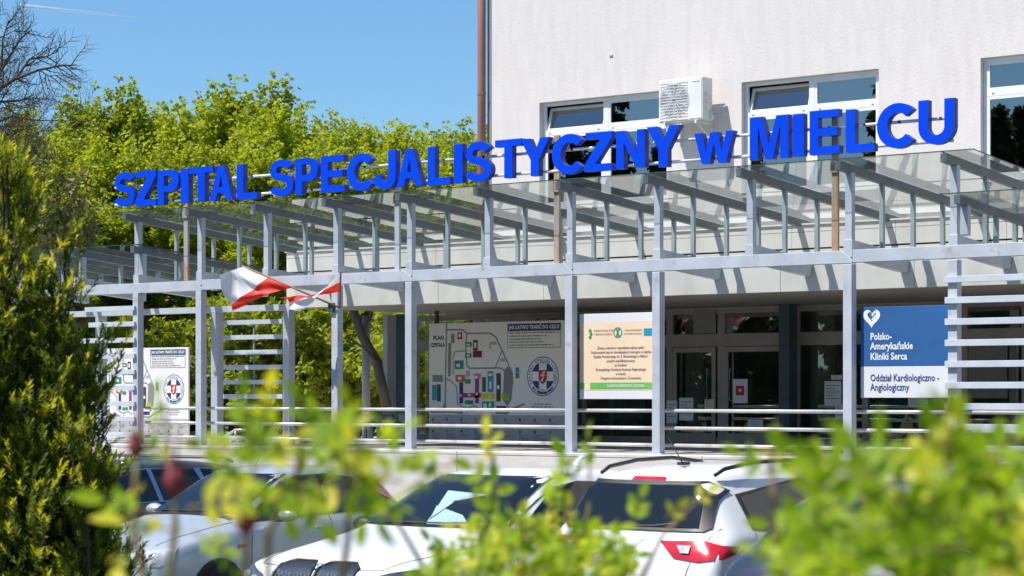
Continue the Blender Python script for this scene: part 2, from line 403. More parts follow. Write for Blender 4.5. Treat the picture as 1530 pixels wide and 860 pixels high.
# rooms behind the windows
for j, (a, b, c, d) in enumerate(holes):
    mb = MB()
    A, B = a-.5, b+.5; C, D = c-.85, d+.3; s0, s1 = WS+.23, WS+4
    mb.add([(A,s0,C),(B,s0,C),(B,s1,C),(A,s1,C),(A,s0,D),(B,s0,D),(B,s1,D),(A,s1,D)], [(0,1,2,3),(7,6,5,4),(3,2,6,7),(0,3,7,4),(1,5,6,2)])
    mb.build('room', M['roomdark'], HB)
def hospital_window(a, b, c, d, tilt, blind):
    s0 = WS+.12; fr = sub(MB().box(a+.002,a+.07,s0,s0+.07,c+.002,d-.002).box(b-.07,b-.002,s0,s0+.07,c+.002,d-.002).box(a+.07,b-.07,s0,s0+.07,d-.075,d-.002).box(a+.07,b-.07,s0,s0+.07,c+.002,c+.07).build('window', M['pvc'], HB, bevel=.006), HB)
    m = (a+b)/2; zt_ = d-.62
    MB().box(m-.06,m+.06,s0-.005,s0+.065,c+.071,d-.076).build('mullion', M['pvc'], fr, bevel=.005)
    for lo, hi in ((a+.071, m-.061),(m+.061, b-.071)):
        mb = MB(); mb.box(lo,hi,s0-.003,s0+.067,zt_-.07,zt_+.03)
        mb.build('transom', M['pvc'], fr, bevel=.005)
        mb = MB()
        for q in (lo+.12, hi-.12): mb.box(q-.022,q+.022,s0-.009,s0-.0031,zt_-.03,zt_-.012)
        mb.build('drain_cap', M['acdark'], fr)
        for k, (z0, z1) in enumerate(((c+.071, zt_-.071),(zt_+.031, d-.076))):
            ang = R(16) if (tilt and k == 1 and lo < m-.5) else 0.0
            sash = MB(); w_ = .055
            sash.box(lo,lo+w_,s0,s0+.05,z0,z1).box(hi-w_,hi,s0,s0+.05,z0,z1).box(lo+w_,hi-w_,s0,s0+.05,z0,z0+w_).box(lo+w_,hi-w_,s0,s0+.05,z1-w_,z1)
            gl = MB(); gl.quad_tz(lo+w_,hi-w_,z0+w_,z1-w_,s0+.022)
            for mm in (sash, gl):
                if ang:
                    ca, sa = math.cos(ang), math.sin(ang)
                    mm.v = [(p[0], s0+.035+(p[1]-s0)*ca+(p[2]-z0)*sa, z0+(p[2]-z0)*ca-(p[1]-s0)*sa) for p in mm.v]
            sash.build('sash', M['pvc'], fr); gl.build('pane', M['winglass'], fr)
    if blind: MB().box(a+.1, b-.1 if blind[2] else m, s0+.33, s0+.345, d-blind[1], d-.05).build('blind', M[blind[0]], fr)
    MB().add([(a+.01,s0-.22,c-.035),(b-.01,s0-.22,c-.035),(b-.01,s0-.003,c+.012),(a+.01,s0-.003,c+.012),(a+.01,s0-.22,c-.055),(b-.01,s0-.22,c-.055),(b-.01,s0-.003,c+.0021),(a+.01,s0-.003,c+.0021)], [(0,1,2,3),(4,7,6,5),(0,4,5,1),(1,5,6,2),(3,2,6,7),(0,3,7,4)]).build('sill', M['sill'], fr)
hospital_window(*holes[0], True, ('blindgreen', .26, False))
hospital_window(*holes[1], True, ('blindpurple', .95, True))
hospital_window(*holes[2], False, None)
hospital_window(*holes[3], False, None)
for h in holes[4:]: hospital_window(*h, False, None)
# corner recess, its shade put in as a grey strip, and drainpipe
MB().box(tc-.16, tc-.004, WS+.05, WS+.3, 1.2, zt-.02).build('shaded_corner_strip', M['grey'], HB)
tp = T(720, WS-.02)
dp = sub(MB().tube([(tp, WS-.03, 1.2),(tp, WS-.03, zt)], .088, 14).build('drainpipe', M['pipe'], HB, smooth=True), HB)
mb = MB()
for z in (3.0, 5.6, 8.6, 11.2): mb.tube([(tp, WS-.03, z-.03),(tp, WS-.03, z+.03)], .097, 14)
mb.build('pipe_clamp', M['pipe'], dp)
# small marks on the plaster
mb = MB(); q = T(912,WS); mb.box(q-.02,q+.06,WS-.02,WS-.001,Z(912,82,WS)-.03,Z(912,82,WS)); mb.build('bracket', M['lightgrey'], HB)

# ------------------------------------------------------------------ air conditioner
tA, sA = T(984, 6.4), 6.4; tB = T(1050, 6.4); zA, zB = Z(1018,181,6.4), Z(1018,116.5,6.4)
AC = fthing('air_conditioner', 'white outdoor air conditioning unit on brackets between the upper windows', 'air conditioner', (tA+tB)/2, 6.6, zA)
mb = MB().box(tA, tB, sA, sA+.36, zA, zB); cas = sub(mb.build('casing', M['acwhite'], AC, bevel=.022), AC)
cc = (tA+(tB-tA)*.36, (zA+zB)/2-.01); rr = (zB-zA)*.41
MB().disc_tz(cc, rr, sA-.004, 40).build('fan_recess', M['acgrey'], cas)
mb = MB()
for k in range(12): mb.disc_tz(cc, .05+k*(rr-.05)/11.0, sA-.014, 36, .05+k*(rr-.05)/11.0-.007)
for k in range(16):
    a = k*math.pi/8; mb.line_tz([(cc[0]+.05*math.cos(a), cc[1]+.05*math.sin(a)),(cc[0]+rr*math.cos(a), cc[1]+rr*math.sin(a))], .007, sA-.017)
mb.build('fan_grille', M['white'], cas)
mb = MB()
for k in range(5):
    a0 = k*72
    mb.disc_tz(cc, rr*.9, sA-.007, 8, rr*.22, a0, a0+48)
mb.disc_tz(cc, rr*.22, sA-.008, 20); mb.build('fan_blades', M['acdark'], cas)
mb = MB()
for k in range(14): mb.box(tA+.03, tA+(tB-tA)*.66, sA-.02, sA-.016, zA+.06+k*(zB-zA-.12)/13-.005, zA+.06+k*(zB-zA-.12)/13+.005)
mb.build('guard_bars', M['acwhite'], cas)
MB().box(tA+(tB-tA)*.70, tB-.025, sA-.008, sA-.001, zA+.035, zB-.03).build('service_panel', M['acwhite'], cas, bevel=.004)
mb = MB()
for k in range(5): mb.box(tB-.23+k*.033, tB-.21+k*.033, sA-.011, sA-.009, zB-.105, zB-.085)
mb.build('maker_mark', M['acdark'], cas)
mb = MB()
for k in range(3): mb.box(tB+.001, tB+.02, sA+.10, sA+.24, zA+.2+k*.14, zA+.26+k*.14)
mb.build('side_grip', M['acwhite'], cas)
MB().box(tB+.001,tB+.05,sA+.245,sA+.33,zA+.03,zA+.18).build('valve_cover', M['acwhite'], cas, bevel=.005)
mb = MB()
for q in (tA+.15, tB-.15):
    mb.box(q-.02,q+.02, sA-.03, WS-.002, zA-.06, zA-.002)
    mb.tube([(q, sA+.05, zA-.07),(q, WS-.02, zA-.36)], .014, 6)
    mb.box(q-.02,q+.02, WS-.04, WS-.002, zA-.42, zA-.062)
mb.build('wall_bracket', M['acwhite'], AC)
mb = MB().tube([(tB+.03,sA+.28,zA+.14),(tB+.16,sA+.34,zA+.12),(tB+.2,WS-.02,zA+.16),(tB+.2,WS+.02,zA+.16)], .018, 8)
mb.tube([(tB+.03,sA+.28,zA+.22),(tB+.13,sA+.36,zA+.24),(tB+.17,WS-.02,zA+.3),(tB+.17,WS+.02,zA+.3)], .022, 8); mb.build('coolant_pipe', M['acgrey'], AC, smooth=True)

# ------------------------------------------------------------------ entrance block with its flat roof
tl1 = T(440,1.77); tl2 = T(428,4.45); tR = T(1640,1.77)
EB = fthing('entrance_block', 'low entrance block with white fascia panels, brown soffit and dark glazed doors', 'building', -24, 5, DECK)
zs0, zs1 = 3.90, 4.32
SG = 6.6
mb = MB()
cuts = [tl1]+[tl1+1.2+2.44*k for k in range(9) if tl1+1.2+2.44*k < tR]+[tR]
for a, b in zip(cuts, cuts[1:]): mb.box(a+.004, b-.004, 1.77, 1.83, zs0, zs1)
mb.build('fascia', M['fascia'], EB, bevel=.004)
mb = MB().box(tl1, tR, 1.832, SG+.25, zs0+.004, zs1-.01); mb.build('soffit', M['soffit'], EB)
mb = MB(); zu1 = Z(1016,346,4.45)
cuts2 = [tl2+2.06*k for k in range(12) if tl2+2.06*k < tR]+[tR]
for a, b in zip(cuts2, cuts2[1:]):
    mb.box(a+.003, b-.003, 4.45, 4.52, zs1-.3, Z(1016,381.5,4.45)); mb.box(a+.003, b-.003, 4.45, 4.52, Z(1016,379,4.45), Z(1016,356,4.45)-.004); mb.box(a+.003,b-.003,4.45,4.52,Z(1016,356,4.45)+.004,zu1)
mb.build('parapet', M['fascia'], EB, bevel=.003)
mb = MB().box(tl2+.05, tR, 4.522, 4.7, zs1-.25, zu1-.02); mb.build('parapet_core', M['ink'], EB)
MB().box(tl2-.02, tR, 4.42, 4.78, zu1+.001, zu1+.03).build('parapet_cap', M['sill'], EB)
MB().box(tl2, tR, 4.781, WS-.002, zu1-.12, zu1-.02).build('flat_roof', M['soil'], EB)
# glazed front
tg0 = T(616, SG); tgR = tR
mb = MB()
def vbar(px, w): q = T(px, SG); mb.box(q-w/2, q+w/2, SG, SG+.09, DECK, zs0+.002)
for px, w in ((620,.12),(700,.08),(800,.08),(872,.10),(1000,.14),(1077,.16),(1186,.22),(1292,.12),(1375,.08),(1440,.12),(1530,.1),(1620,.1)): vbar(px, w)
zd = Z(1080,505,SG)
mb.box(tg0, tgR, SG-.002, SG+.092, zd-.16, zd+.09); mb.box(tg0, tgR, SG-.002, SG+.092, DECK, DECK+.14); mb.box(tg0, tgR, SG-.002, SG+.092, zs0-.12, zs0+.003)
gf = sub(mb.build('glazing_frame', M['brown'], EB, bevel=.008), EB)
MB().box(tg0, tgR, SG-.01, SG-.003, zs0-.03, zs0-.01).build('light_strip', M['lightgrey'], gf)
pxs = [620,700,800,872,1000,1077,1186,1292,1375,1440,1530,1620]
for p, q in zip(pxs, pxs[1:]):
    a, b = T(p,SG)+.03, T(q,SG)-.03
    mb = MB(); mb.quad_tz(a, b, DECK+.1, zd-.1, SG+.045); mb.quad_tz(a, b, zd+.05, zs0-.08, SG+.045); mb.build('pane', M['doorglass'], gf)
def door(p, q):
    a, b = T(p,SG), T(q,SG); w = .09
    mb = MB().box(a,a+w,SG-.03,SG-.003,DECK+.02,zd-.17).box(b-w,b,SG-.03,SG-.003,DECK+.02,zd-.17).box(a+w,b-w,SG-.03,SG-.003,zd-.27,zd-.17).box(a+w,b-w,SG-.03,SG-.003,DECK+.02,DECK+.22)
    d = sub(mb.build('door', M['brown'], EB, bevel=.006), EB)
    h = a+.16 if p > 1070 else b-.16
    MB().tube([(h,SG-.035,DECK+.85),(h,SG-.09,DECK+.87),(h,SG-.09,DECK+1.45),(h,SG-.035,DECK+1.47)], .014, 8).build('handle', M['rail'], d, smooth=True)
    return d
d1 = door(1006,1070); d2 = door(1083,1177)
# reading matter stuck on the glass
def notice(p, q, y0, y1, mat='signwhite', extra=None):
    a, b = T(p,SG-.035), T(q,SG-.035); z0, z1 = Z((p+q)/2,y1,SG-.035), Z((p+q)/2,y0,SG-.035)
    nb = sub(MB().box(a,b,SG-.04,SG-.034,z0,z1).build('notice', M[mat], gf), EB)
    mb = MB()
    if extra != 'aed':
        for k in range(5): mb.quad_tz(a+(b-a)*.12, b-(b-a)*(.12+.3*(k%2)), z1-(z1-z0)*(.2+.13*k), z1-(z1-z0)*(.165+.13*k), SG-.0415)
        mb.build('print', M['grey'], nb)
    else:
        mb.quad_tz(a+(b-a)*.22, b-(b-a)*.22, z0+(z1-z0)*.32, z0+(z1-z0)*.72, SG-.0415); mb.build('print', M['c_red'], nb)
        c = ((a+b)/2, z0+(z1-z0)*.54); h = MB(); e = (b-a)*.1
        h.disc_tz((c[0]-e*.55,c[1]+e*.2), e*.62, SG-.043, 14).disc_tz((c[0]+e*.55,c[1]+e*.2), e*.62, SG-.0432, 14).poly_tz([(c[0]-e*1.1,c[1]),(c[0],c[1]-e*1.5),(c[0]+e*1.1,c[1])], SG-.0434); h.build('heart_mark', M['white'], nb)
notice(1015,1036,594,628); notice(1095,1117,566,602,'signwhite','aed'); notice(1118,1140,627,638); notice(1232,1257,569,606); notice(1242,1258,560,567); notice(1248,1264,604,626); notice(1053,1067,596,612,'peach'); notice(996,1012,598,632); notice(1357,1386,594,608)
MB().box(T(1036,SG),T(1070,SG),SG-.012,SG-.003,zs0-.5,zs0-.02).build('lamp_box', M['grey'], gf, bevel=.006)
# columns under the slab and the hall behind the glass
def column(px0, px1, s, dep, mat):
    a, b = T(px0,s), T(px1,s)
    MB().box(a, b, s, s+dep, DECK-.02, zs0+.003).build('column', M[mat], EB, bevel=.012)
column(1163,1179,6.1,.3,'navy'); column(591.5,604,5.6,.42,'navy'); column(572,579,5.6,.34,'steel')
mb = MB(); q = T(547,5.6); mb.tube([(q,5.6,DECK),(q,5.6,zs0)], .09, 12); mb.build('downpipe', M['lightgrey'], EB, smooth=True)
mb = MB(); A, B = T(740,SG), tR; s0, s1 = SG+.25, SG+9
mb.add([(A,s0,DECK),(B,s0,DECK),(B,s1,DECK),(A,s1,DECK)], [(0,1,2,3)]); mb.build('hall_floor', M['lino'], EB)
mb = MB(); mb.add([(A,s1,DECK),(B,s1,DECK),(B,s1,zs0+.3),(A,s1,zs0+.3)], [(3,2,1,0)]).add([(B,s0,DECK),(B,s1,DECK),(B,s1,zs0+.3),(B,s0,zs0+.3)], [(0,1,2,3)]).add([(A,s0+3,DECK),(A,s1,DECK),(A,s1,zs0+.3),(A,s0+3,zs0+.3)], [(0,1,2,3)])
mb.add([(A,s0,zs0+.3),(B,s0,zs0+.3),(B,s1,zs0+.3),(A,s1,zs0+.3)], [(0,1,2,3)])
for px in (905, 1020, 1215, 1400): mb.box(T(px,9.5), T(px,9.5)+.45, 9.6, 10.1, DECK, zs0+.29)
mb.build('hall_wall', M['room'], EB)
mb = MB()
for px, w in ((1290,.5),(1310,.45),(1346,.5),(900,.5),(920,.45)):
    q = T(px,8.2); mb.box(q,q+w,8.2,8.65,DECK+.42,DECK+.47).box(q,q+w,8.62,8.66,DECK+.47,DECK+.92)
    for dx in (.03,w-.06): mb.box(q+dx,q+dx+.03,8.22,8.25,DECK,DECK+.42); mb.box(q+dx,q+dx+.03,8.6,8.63,DECK,DECK+.42)
mb.build('waiting_chair', M['c_teal'], EB)

# ------------------------------------------------------------------ the glass and steel canopy
t_a, t_b = T(207,0), T(1427,0); DT = (t_b-t_a)/10
TI = lambda i: t_a+DT*i
ZB0, ZB1 = Z(860,416,0)-.0, Z(860,399.5,0)+.0
ZB0, ZB1 = 4.19, 4.385
GC = fthing('glass_canopy', 'raised central glass canopy on grey steel posts with sloping rafters under the blue lettering', 'canopy', TI(5), 0, DECK)
GL = fthing('glass_canopy', 'lower side canopy at the left end, its dark glass roof behind the tall shrub', 'canopy', TI(-2), 0, DECK)
GR = fthing('glass_canopy', 'lower side canopy at the right end, beside the horizontal slat screen', 'canopy', TI(12), 0, DECK)
def post(i, par, zt=None):
    t = TI(i)
    p = sub(MB().box(t-.075, t+.075, -.085, .065, DECK+.022, zt or ZB0-.002).build('post', M['steel'], par, bevel=.006), par)
    MB().box(t-.17, t+.17, -.17, .17, DECK+.001, DECK+.021).build('base_plate', M['steel'], p)
def beam(ta, te, par, chamfer=True, dz=0.0):
    pts = [(ta, ZB0),(te, ZB0),(te, ZB1-.14),(te-.2, ZB1),(ta, ZB1)] if chamfer else [(ta, ZB0),(te, ZB0),(te, ZB1),(ta, ZB1)]
    pts = [(p[0], p[1]+dz) for p in pts]
    MB().prism_tz(pts, -.075, .055).build('front_beam', M['steel'], par, bevel=.006)
W_ = .09
beam(TI(-5), TI(1)+.08, GL); beam(TI(1)+.084, TI(4)+.08, GC, dz=.012); beam(TI(4)+.084, TI(6)+.08, GC, dz=.012); beam(TI(6)+.084, TI(9)+.08, GC, dz=.012); beam(TI(9)+.084, TI(15), GR, False, dz=.02)
for i in (1,3,4,6,7,9): post(i, GC)
for i in (0,-3): post(i, GL)
for i in (10,13): post(i, GR)
SL = -.086
def crossbeam(i, par, s1=1.76, ztop=4.56):
    t = TI(i); h = .27
    mb = MB().prism_sz([(-.070, ztop-h), (-.070, ztop), (s1, ztop+SL*s1), (s1, ztop-h+SL*s1)], t-.075, t+.075)
    mb.build('crossbeam', M['steel'], par, bevel=.006)
ZR0, ZR1, SR0, SR1 = 5.73, 5.26, -.38, 5.1
def rafter(t, par, z0=ZR0, slope=(ZR1-ZR0)/(SR1-SR0), s0=SR0, s1=SR1):
    z = lambda s: z0+slope*(s-s0)
    pts = [(s0, z(s0)-.13),(s0, z(s0)),(s1, z(s1)),(s1, z(s1)-.02),(s1-.7, z(s1-.7)-.12)]
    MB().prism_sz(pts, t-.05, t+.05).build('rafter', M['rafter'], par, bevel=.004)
    return z
def struts(t, par, z, base=4.48):
    for k, (s, w) in enumerate(((0.0,.058),(1.02,.036),(2.05,.036),(3.08,.036))):
        zb = base+SL*s if s < 1.7 else zs1
        MB().box(t-w, t+w, s-w*.9, s+w*.9, zb, z(s)-.115).build('strut', M['steel' if k == 0 else 'strut'], par, bevel=.004)
for i in range(0, 11):
    if 1 <= i <= 9: crossbeam(i, GC)
    z = rafter(TI(i), GC); struts(TI(i), GC, z, 4.54)
for i in range(-5, 1): crossbeam(i, GL)
for i in range(10, 15): crossbeam(i, GR)
def panes(par, tlist, z0, slope, s0, s1, th=.014):
    for a, b in zip(tlist, tlist[1:]):
        z = lambda s: z0+slope*(s-s0)
        mb = MB(); mb.add([(a+.006,s0-.08,z(s0-.08)+.012),(b-.006,s0-.08,z(s0-.08)+.012),(b-.006,s1,z(s1)+.012),(a+.006,s1,z(s1)+.012)], [(0,1,2,3)])
        g = sub(mb.build('glass_pane', M['roofglass'], par), par)
        mb = MB(); e = .012
        for (p, q) in (((a+.006,s0-.08),(b-.006,s0-.08)),((b-.006,s1),(a+.006,s1))):
            mb.add([(p[0],p[1],z(p[1])+.004),(q[0],q[1],z(q[1])+.004),(q[0],q[1],z(q[1])+.02),(p[0],p[1],z(p[1])+.02)], [(0,1,2,3)])
        for q in (a+.006, b-.006):
            mb.add([(q,s0-.08,z(s0-.08)+.004),(q,s1,z(s1)+.004),(q,s1,z(s1)+.02),(q,s0-.08,z(s0-.08)+.02)], [(0,1,2,3)])
        mb.build('glass_edge', M['edge'], g)
sl = (ZR1-ZR0)/(SR1-SR0)
panes(GC, [TI(0)-.3]+[TI(i) for i in range(1,10)]+[TI(10), TI(10)+.52], ZR0, sl, SR0, 4.98)
ZS = 5.10
tsl = [TI(i)+.12 for i in range(-6, 1)]
for q in tsl: z = rafter(q, GL, ZS, sl, -.28, 4.3); struts(q, GL, z, 4.54)
panes(GL, [tsl[0]-.3]+tsl[1:-1]+[tsl[-1]+.25], ZS, sl, -.28, 4.2)
tsr = [TI(10)+.17+DT*k for k in range(0,5)]
for q in tsr: z = rafter(q, GR, ZS+.02, sl, -.28, 4.3); struts(q, GR, z, 4.54)
panes(GR, [tsr[0]-.25]+tsr[1:], ZS+.02, sl, -.28, 4.2)
# rear frame of the left wing: beam and posts in line with the fascia
tb0 = TI(-4); mb = MB().box(tb0, tl1-.01, 1.74, 1.86, 3.86, 3.98); mb.build('rear_beam', M['slat'], GL, bevel=.005)
for a, b in ((T(316.5,1.77),T(326,1.77)),(T(424,1.77),T(433,1.77)),(T(144,1.77),T(152,1.77))):
    MB().box(a, b, 1.74, 1.92, DECK, 3.858).build('rear_post', M['steel'], GL, bevel=.006)
RS = fthing('slat_screen', 'pale slat screen in the back row, seen between two grey posts against the ivy', 'screen', T(380,1.85), 1.85, 2.0)
for y in (481,503.5,526,548.5,570.5,592):
    a, b = T(336,1.85), T(424,1.85); z = Z(380,y,1.85)
    MB().box(a, b, 1.80, 1.84, z-.045, z+.045).build('slat', M['slat'], RS, bevel=.004)
mb = MB(); q = T(382,1.9); mb.box(q-.02,q+.02,1.842,1.87,Z(380,596,1.85),Z(380,478,1.85)); mb.build('batten', M['grey'], RS)
LS = fthing('slat_screen', 'grey horizontal slat screen at the left end beside the tall evergreen shrub', 'screen', TI(-1), -.1, 1.5)
RT = fthing('slat_screen', 'grey horizontal slat screen at the right end beside the blue clinic sign', 'screen', TI(11.5), -.1, 1.5)
zsl = [Z(1480,y,-.1) for y in (415,446.5,479,511,543,575,607,638,670)]
for z in zsl:
    MB().box(T(1412,-.12), TI(13)+.3, -.135, -.09, z-.05, z+.045).build('slat', M['slat'], RT, bevel=.004)
    MB().box(T(120+((z*37)%17),-.1), TI(0)+.02, -.135, -.09, z-.05, z+.045).build('slat', M['slat'], LS, bevel=.004)
# railings: three tubes between the posts, one railing to each gap
zr = [Z(1000,y,.16) for y in (613.5,639.5,665)]
def railing(i, j, label, a=None, b=None):
    ta, tb = (a if a is not None else TI(i)+.02), (b if b is not None else TI(j)-.02)
    o = fthing('railing', label, 'railing', (ta+tb)/2, .17, DECK)
    for z in zr: MB().tube([(ta,.17,z),(tb,.17,z)], .03, 10).build('rail', M['rail'], o, smooth=True)
    return o
railing(0,1,'short tube railing in front of the white site map standing outside')
railing(1,3,'long three-tube railing in front of the ivy and slat screen')
railing(3,4,'short three-tube railing in front of the dark bench')
railing(4,6,'three-tube railing in front of the large map board')
railing(6,7,'three-tube railing below the peach coloured notice')
railing(7,9,'longest three-tube railing in front of the glazed doors')
railing(9,10,'three-tube railing below the blue clinic sign')
railing(10,13,'three-tube railing behind the slat screen at the right end')

# ------------------------------------------------------------------ the big blue lettering
SS = -.16
SIGN = fthing('roof_sign', 'big blue raised letters reading SZPITAL SPECJALISTYCZNY w MIELCU on white tubes above the canopy', 'sign', TI(5), SS, 5.9)
LET = [('S',171,201,257,308),('Z',202,233.5,255,307),('P',235.5,267,253.5,305),('I',270,281.5,252,303),('T',282.5,318,249,300.5),('A',313,347,247,299),('L',353.5,383.5,244.5,297),
 ('S',403,438,238,293),('P',441.5,475,236,290),('E',479.5,514.5,232,286.5),('C',518.5,556,229,285),('J',557.5,591,225,282.5),('A',592.5,631,222,278),('L',639,672.5,218,275.5),('I',678,691,215,273),('S',695.5,734,211,271.5),('T',739.5,779,208,265.5),('Y',777.5,820.5,206,262.5),('C',824.5,870,200,260),('Z',873,914.5,197,255),('N',920.5,963,194,251),('Y',966,1015.5,188,249),
 ('w',1037,1096,197,243.5),('M',1120,1178,173,237),('I',1184.5,1200.5,170,233),('E',1209.5,1254,164,230),('L',1263.5,1306,162,226.5),('C',1310,1364.5,154,221.5),('U',1372,1425.5,148,215.5)]
from mathutils.geometry import tessellate_polygon
def stroke(path, hw):
    """outline of a constant-width stroke along a centre line"""
    L, Rr = [], []
    n = len(path)
    for i, p in enumerate(path):
        a = Vector(path[max(i-1,0)]); b = Vector(path[min(i+1,n-1)]); d = (b-a).normalized(); q = Vector((-d.y, d.x))*hw
        L.append((p[0]+q.x, p[1]+q.y)); Rr.append((p[0]-q.x, p[1]-q.y))
    return L+Rr[::-1]
def arc(cx, cy, rx, ry, a0, a1, n=14):
    return [(cx+rx*math.cos(R(a0+(a1-a0)*i/n)), cy+ry*math.sin(R(a0+(a1-a0)*i/n))) for i in range(n+1)]
def letter_loops(ch):
    v, h = .215, .18
    if ch == 'I': return [[(0,0),(.23,0),(.23,1),(0,1)]]
    if ch == 'L': return [[(0,0),(.68,0),(.68,h),(v,h),(v,1),(0,1)]]
    if ch == 'T': return [[(.27,0),(.5,0),(.5,1-h),(.77,1-h),(.77,1),(0,1),(0,1-h),(.27,1-h)]]
    if ch == 'E': return [[(0,0),(.74,0),(.74,h),(v,h),(v,.41),(.68,.41),(.68,.595),(v,.595),(v,1-h+.01),(.72,1-h+.01),(.72,1),(0,1)]]
    if ch == 'Z': return [[(0,0),(.74,0),(.74,h),(.29,h),(.73,1-h+.02),(.73,1),(.03,1),(.03,1-h+.01),(.43,1-h+.01),(0,h-.01)]]
    if ch == 'N': return [[(0,0),(.215,0),(.215,.66),(.58,0),(.80,0),(.80,1),(.585,1),(.585,.35),(.22,1),(0,1)]]
    if ch == 'M': return [[(0,0),(.205,0),(.205,.76),(.385,0),(.575,0),(.755,.76),(.755,0),(.96,0),(.96,1),(.66,1),(.48,.33),(.30,1),(0,1)]]
    if ch == 'Y': return [[(.30,0),(.53,0),(.53,.42),(.84,1),(.58,1),(.417,.63),(.26,1),(0,1),(.30,.42)]]
    if ch == 'w': return [[(.21,0),(.41,0),(.53,.62),(.65,0),(.85,0),(1.06,1),(.86,1),(.745,.36),(.63,1),(.435,1),(.32,.36),(.205,1),(0,1)]]
    if ch == 'A': return [[(0,0),(.235,0),(.305,.215),(.58,.215),(.655,0),(.895,0),(.56,1),(.335,1)], [(.365,.385),(.522,.385),(.445,.71)]]
    if ch == 'P': return [[(0,0),(v,0),(v,.36),(.36,.36)]+arc(.40,.68,.34,.32,-90,90,16)+[(0,1)], [(v,.54),(.36,.54)]+arc(.375,.685,.125,.145,-90,90,10)+[(v,.83)]]
    if ch == 'U': return [stroke([(.11,1),(.11,.6)]+arc(.39,.385,.28,.285,180,360,18)+[(.67,.6),(.67,1)], .105)]
    if ch == 'J': return [stroke([(.07,.36)]+arc(.30,.30,.215,.20,172,340,14)+[(.51,.42),(.51,.7),(.51,1)], .105)]
    if ch == 'C': return [stroke(arc(.42,.5,.315,.395,42,318,30), .103)]
    if ch == 'S': return [stroke(arc(.38,.715,.26,.185,18,150,12)+[(.118,.655),(.20,.565),(.38,.505),(.56,.44),(.64,.36)]+arc(.375,.285,.275,.19,12,-165,14), .095)]
    return [[(0,0),(.6,0),(.6,1),(0,1)]]
for ch, x0, x1, y0, y1 in LET:
    loops = letter_loops(ch)
    allp = [p for l in loops for p in l]
    ax, bx = min(p[0] for p in allp), max(p[0] for p in allp); ay, by = min(p[1] for p in allp), max(p[1] for p in allp)
    ta, te = T(x0, SS), T(x1, SS); xm = (x0+x1)/2; z0, z1 = Z(xm, y1, SS), Z(xm, y0, SS)
    mp = lambda p: (ta+(p[0]-ax)/(bx-ax)*(te-ta), z0+(p[1]-ay)/(by-ay)*(z1-z0))
    mb = MB(); DP = .125
    L3 = [[Vector((p[0],p[1],0)) for p in l] for l in loops]
    tris = tessellate_polygon(L3)
    fl = [mp(p) for l in loops for p in l]; nn = len(fl)
    vv = [(p[0], SS, p[1]) for p in fl]+[(p[0], SS+DP, p[1]) for p in fl]
    ff = []
    for tri in tris:
        A_, B_, C_ = (fl[i] for i in tri)
        cr = (B_[0]-A_[0])*(C_[1]-A_[1])-(B_[1]-A_[1])*(C_[0]-A_[0])
        t3 = tuple(tri) if cr > 0 else tuple(tri)[::-1]
        ff.append(t3); ff.append(tuple(i+nn for i in t3[::-1]))
    nf = len(ff); st = 0
    for k, l in enumerate(loops):
        m_ = len(l); ar = sum(l[i][0]*l[(i+1)%m_][1]-l[(i+1)%m_][0]*l[i][1] for i in range(m_))
        for i in range(m_):
            p, q = st+i, st+(i+1)%m_
            f = (p, p+nn, q+nn, q)
            ff.append(f if (ar > 0) == (k == 0) else f[::-1])
        st += m_
    mb.add(vv, ff)
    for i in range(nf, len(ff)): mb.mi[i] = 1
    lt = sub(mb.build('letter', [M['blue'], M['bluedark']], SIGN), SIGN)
    for zz in (6.29, 5.955):
        q = (ta+te)/2; MB().box(q-.018, q+.018, SS+DP+.001, SS+.145, zz-.022, zz+.022).build('fixing', M['ink'], lt)
for (xa, ya), (xb, yb), (xc, yc), (xd, yd) in (((171,262),(690,216.5),(171,303),(690,266)),):
    pass
for xa, xb in ((172, 735), (736, 1094), (1095, 1424)):
    for zz in (6.29, 5.955):
        MB().tube([(T(xa,SS+.16), SS+.17, zz),(T(xb,SS+.16), SS+.17, zz)], .026, 8).build('tube', M['tube'], SIGN, smooth=True)
for px, top, mt in ((278.5,6.55,'rust'),(594,6.55,'steel'),(832.5,6.55,'rust'),(1248,6.55,'rust')):
    q = T(px, .02); MB().box(q-.055, q+.055, .0, .05, ZB1+.015, top).build('mast', M[mt], SIGN, bevel=.004)
    MB().box(q-.06, q+.06, -.03, -.001, 5.60, 5.74).build('clamp', M['rust'], SIGN)

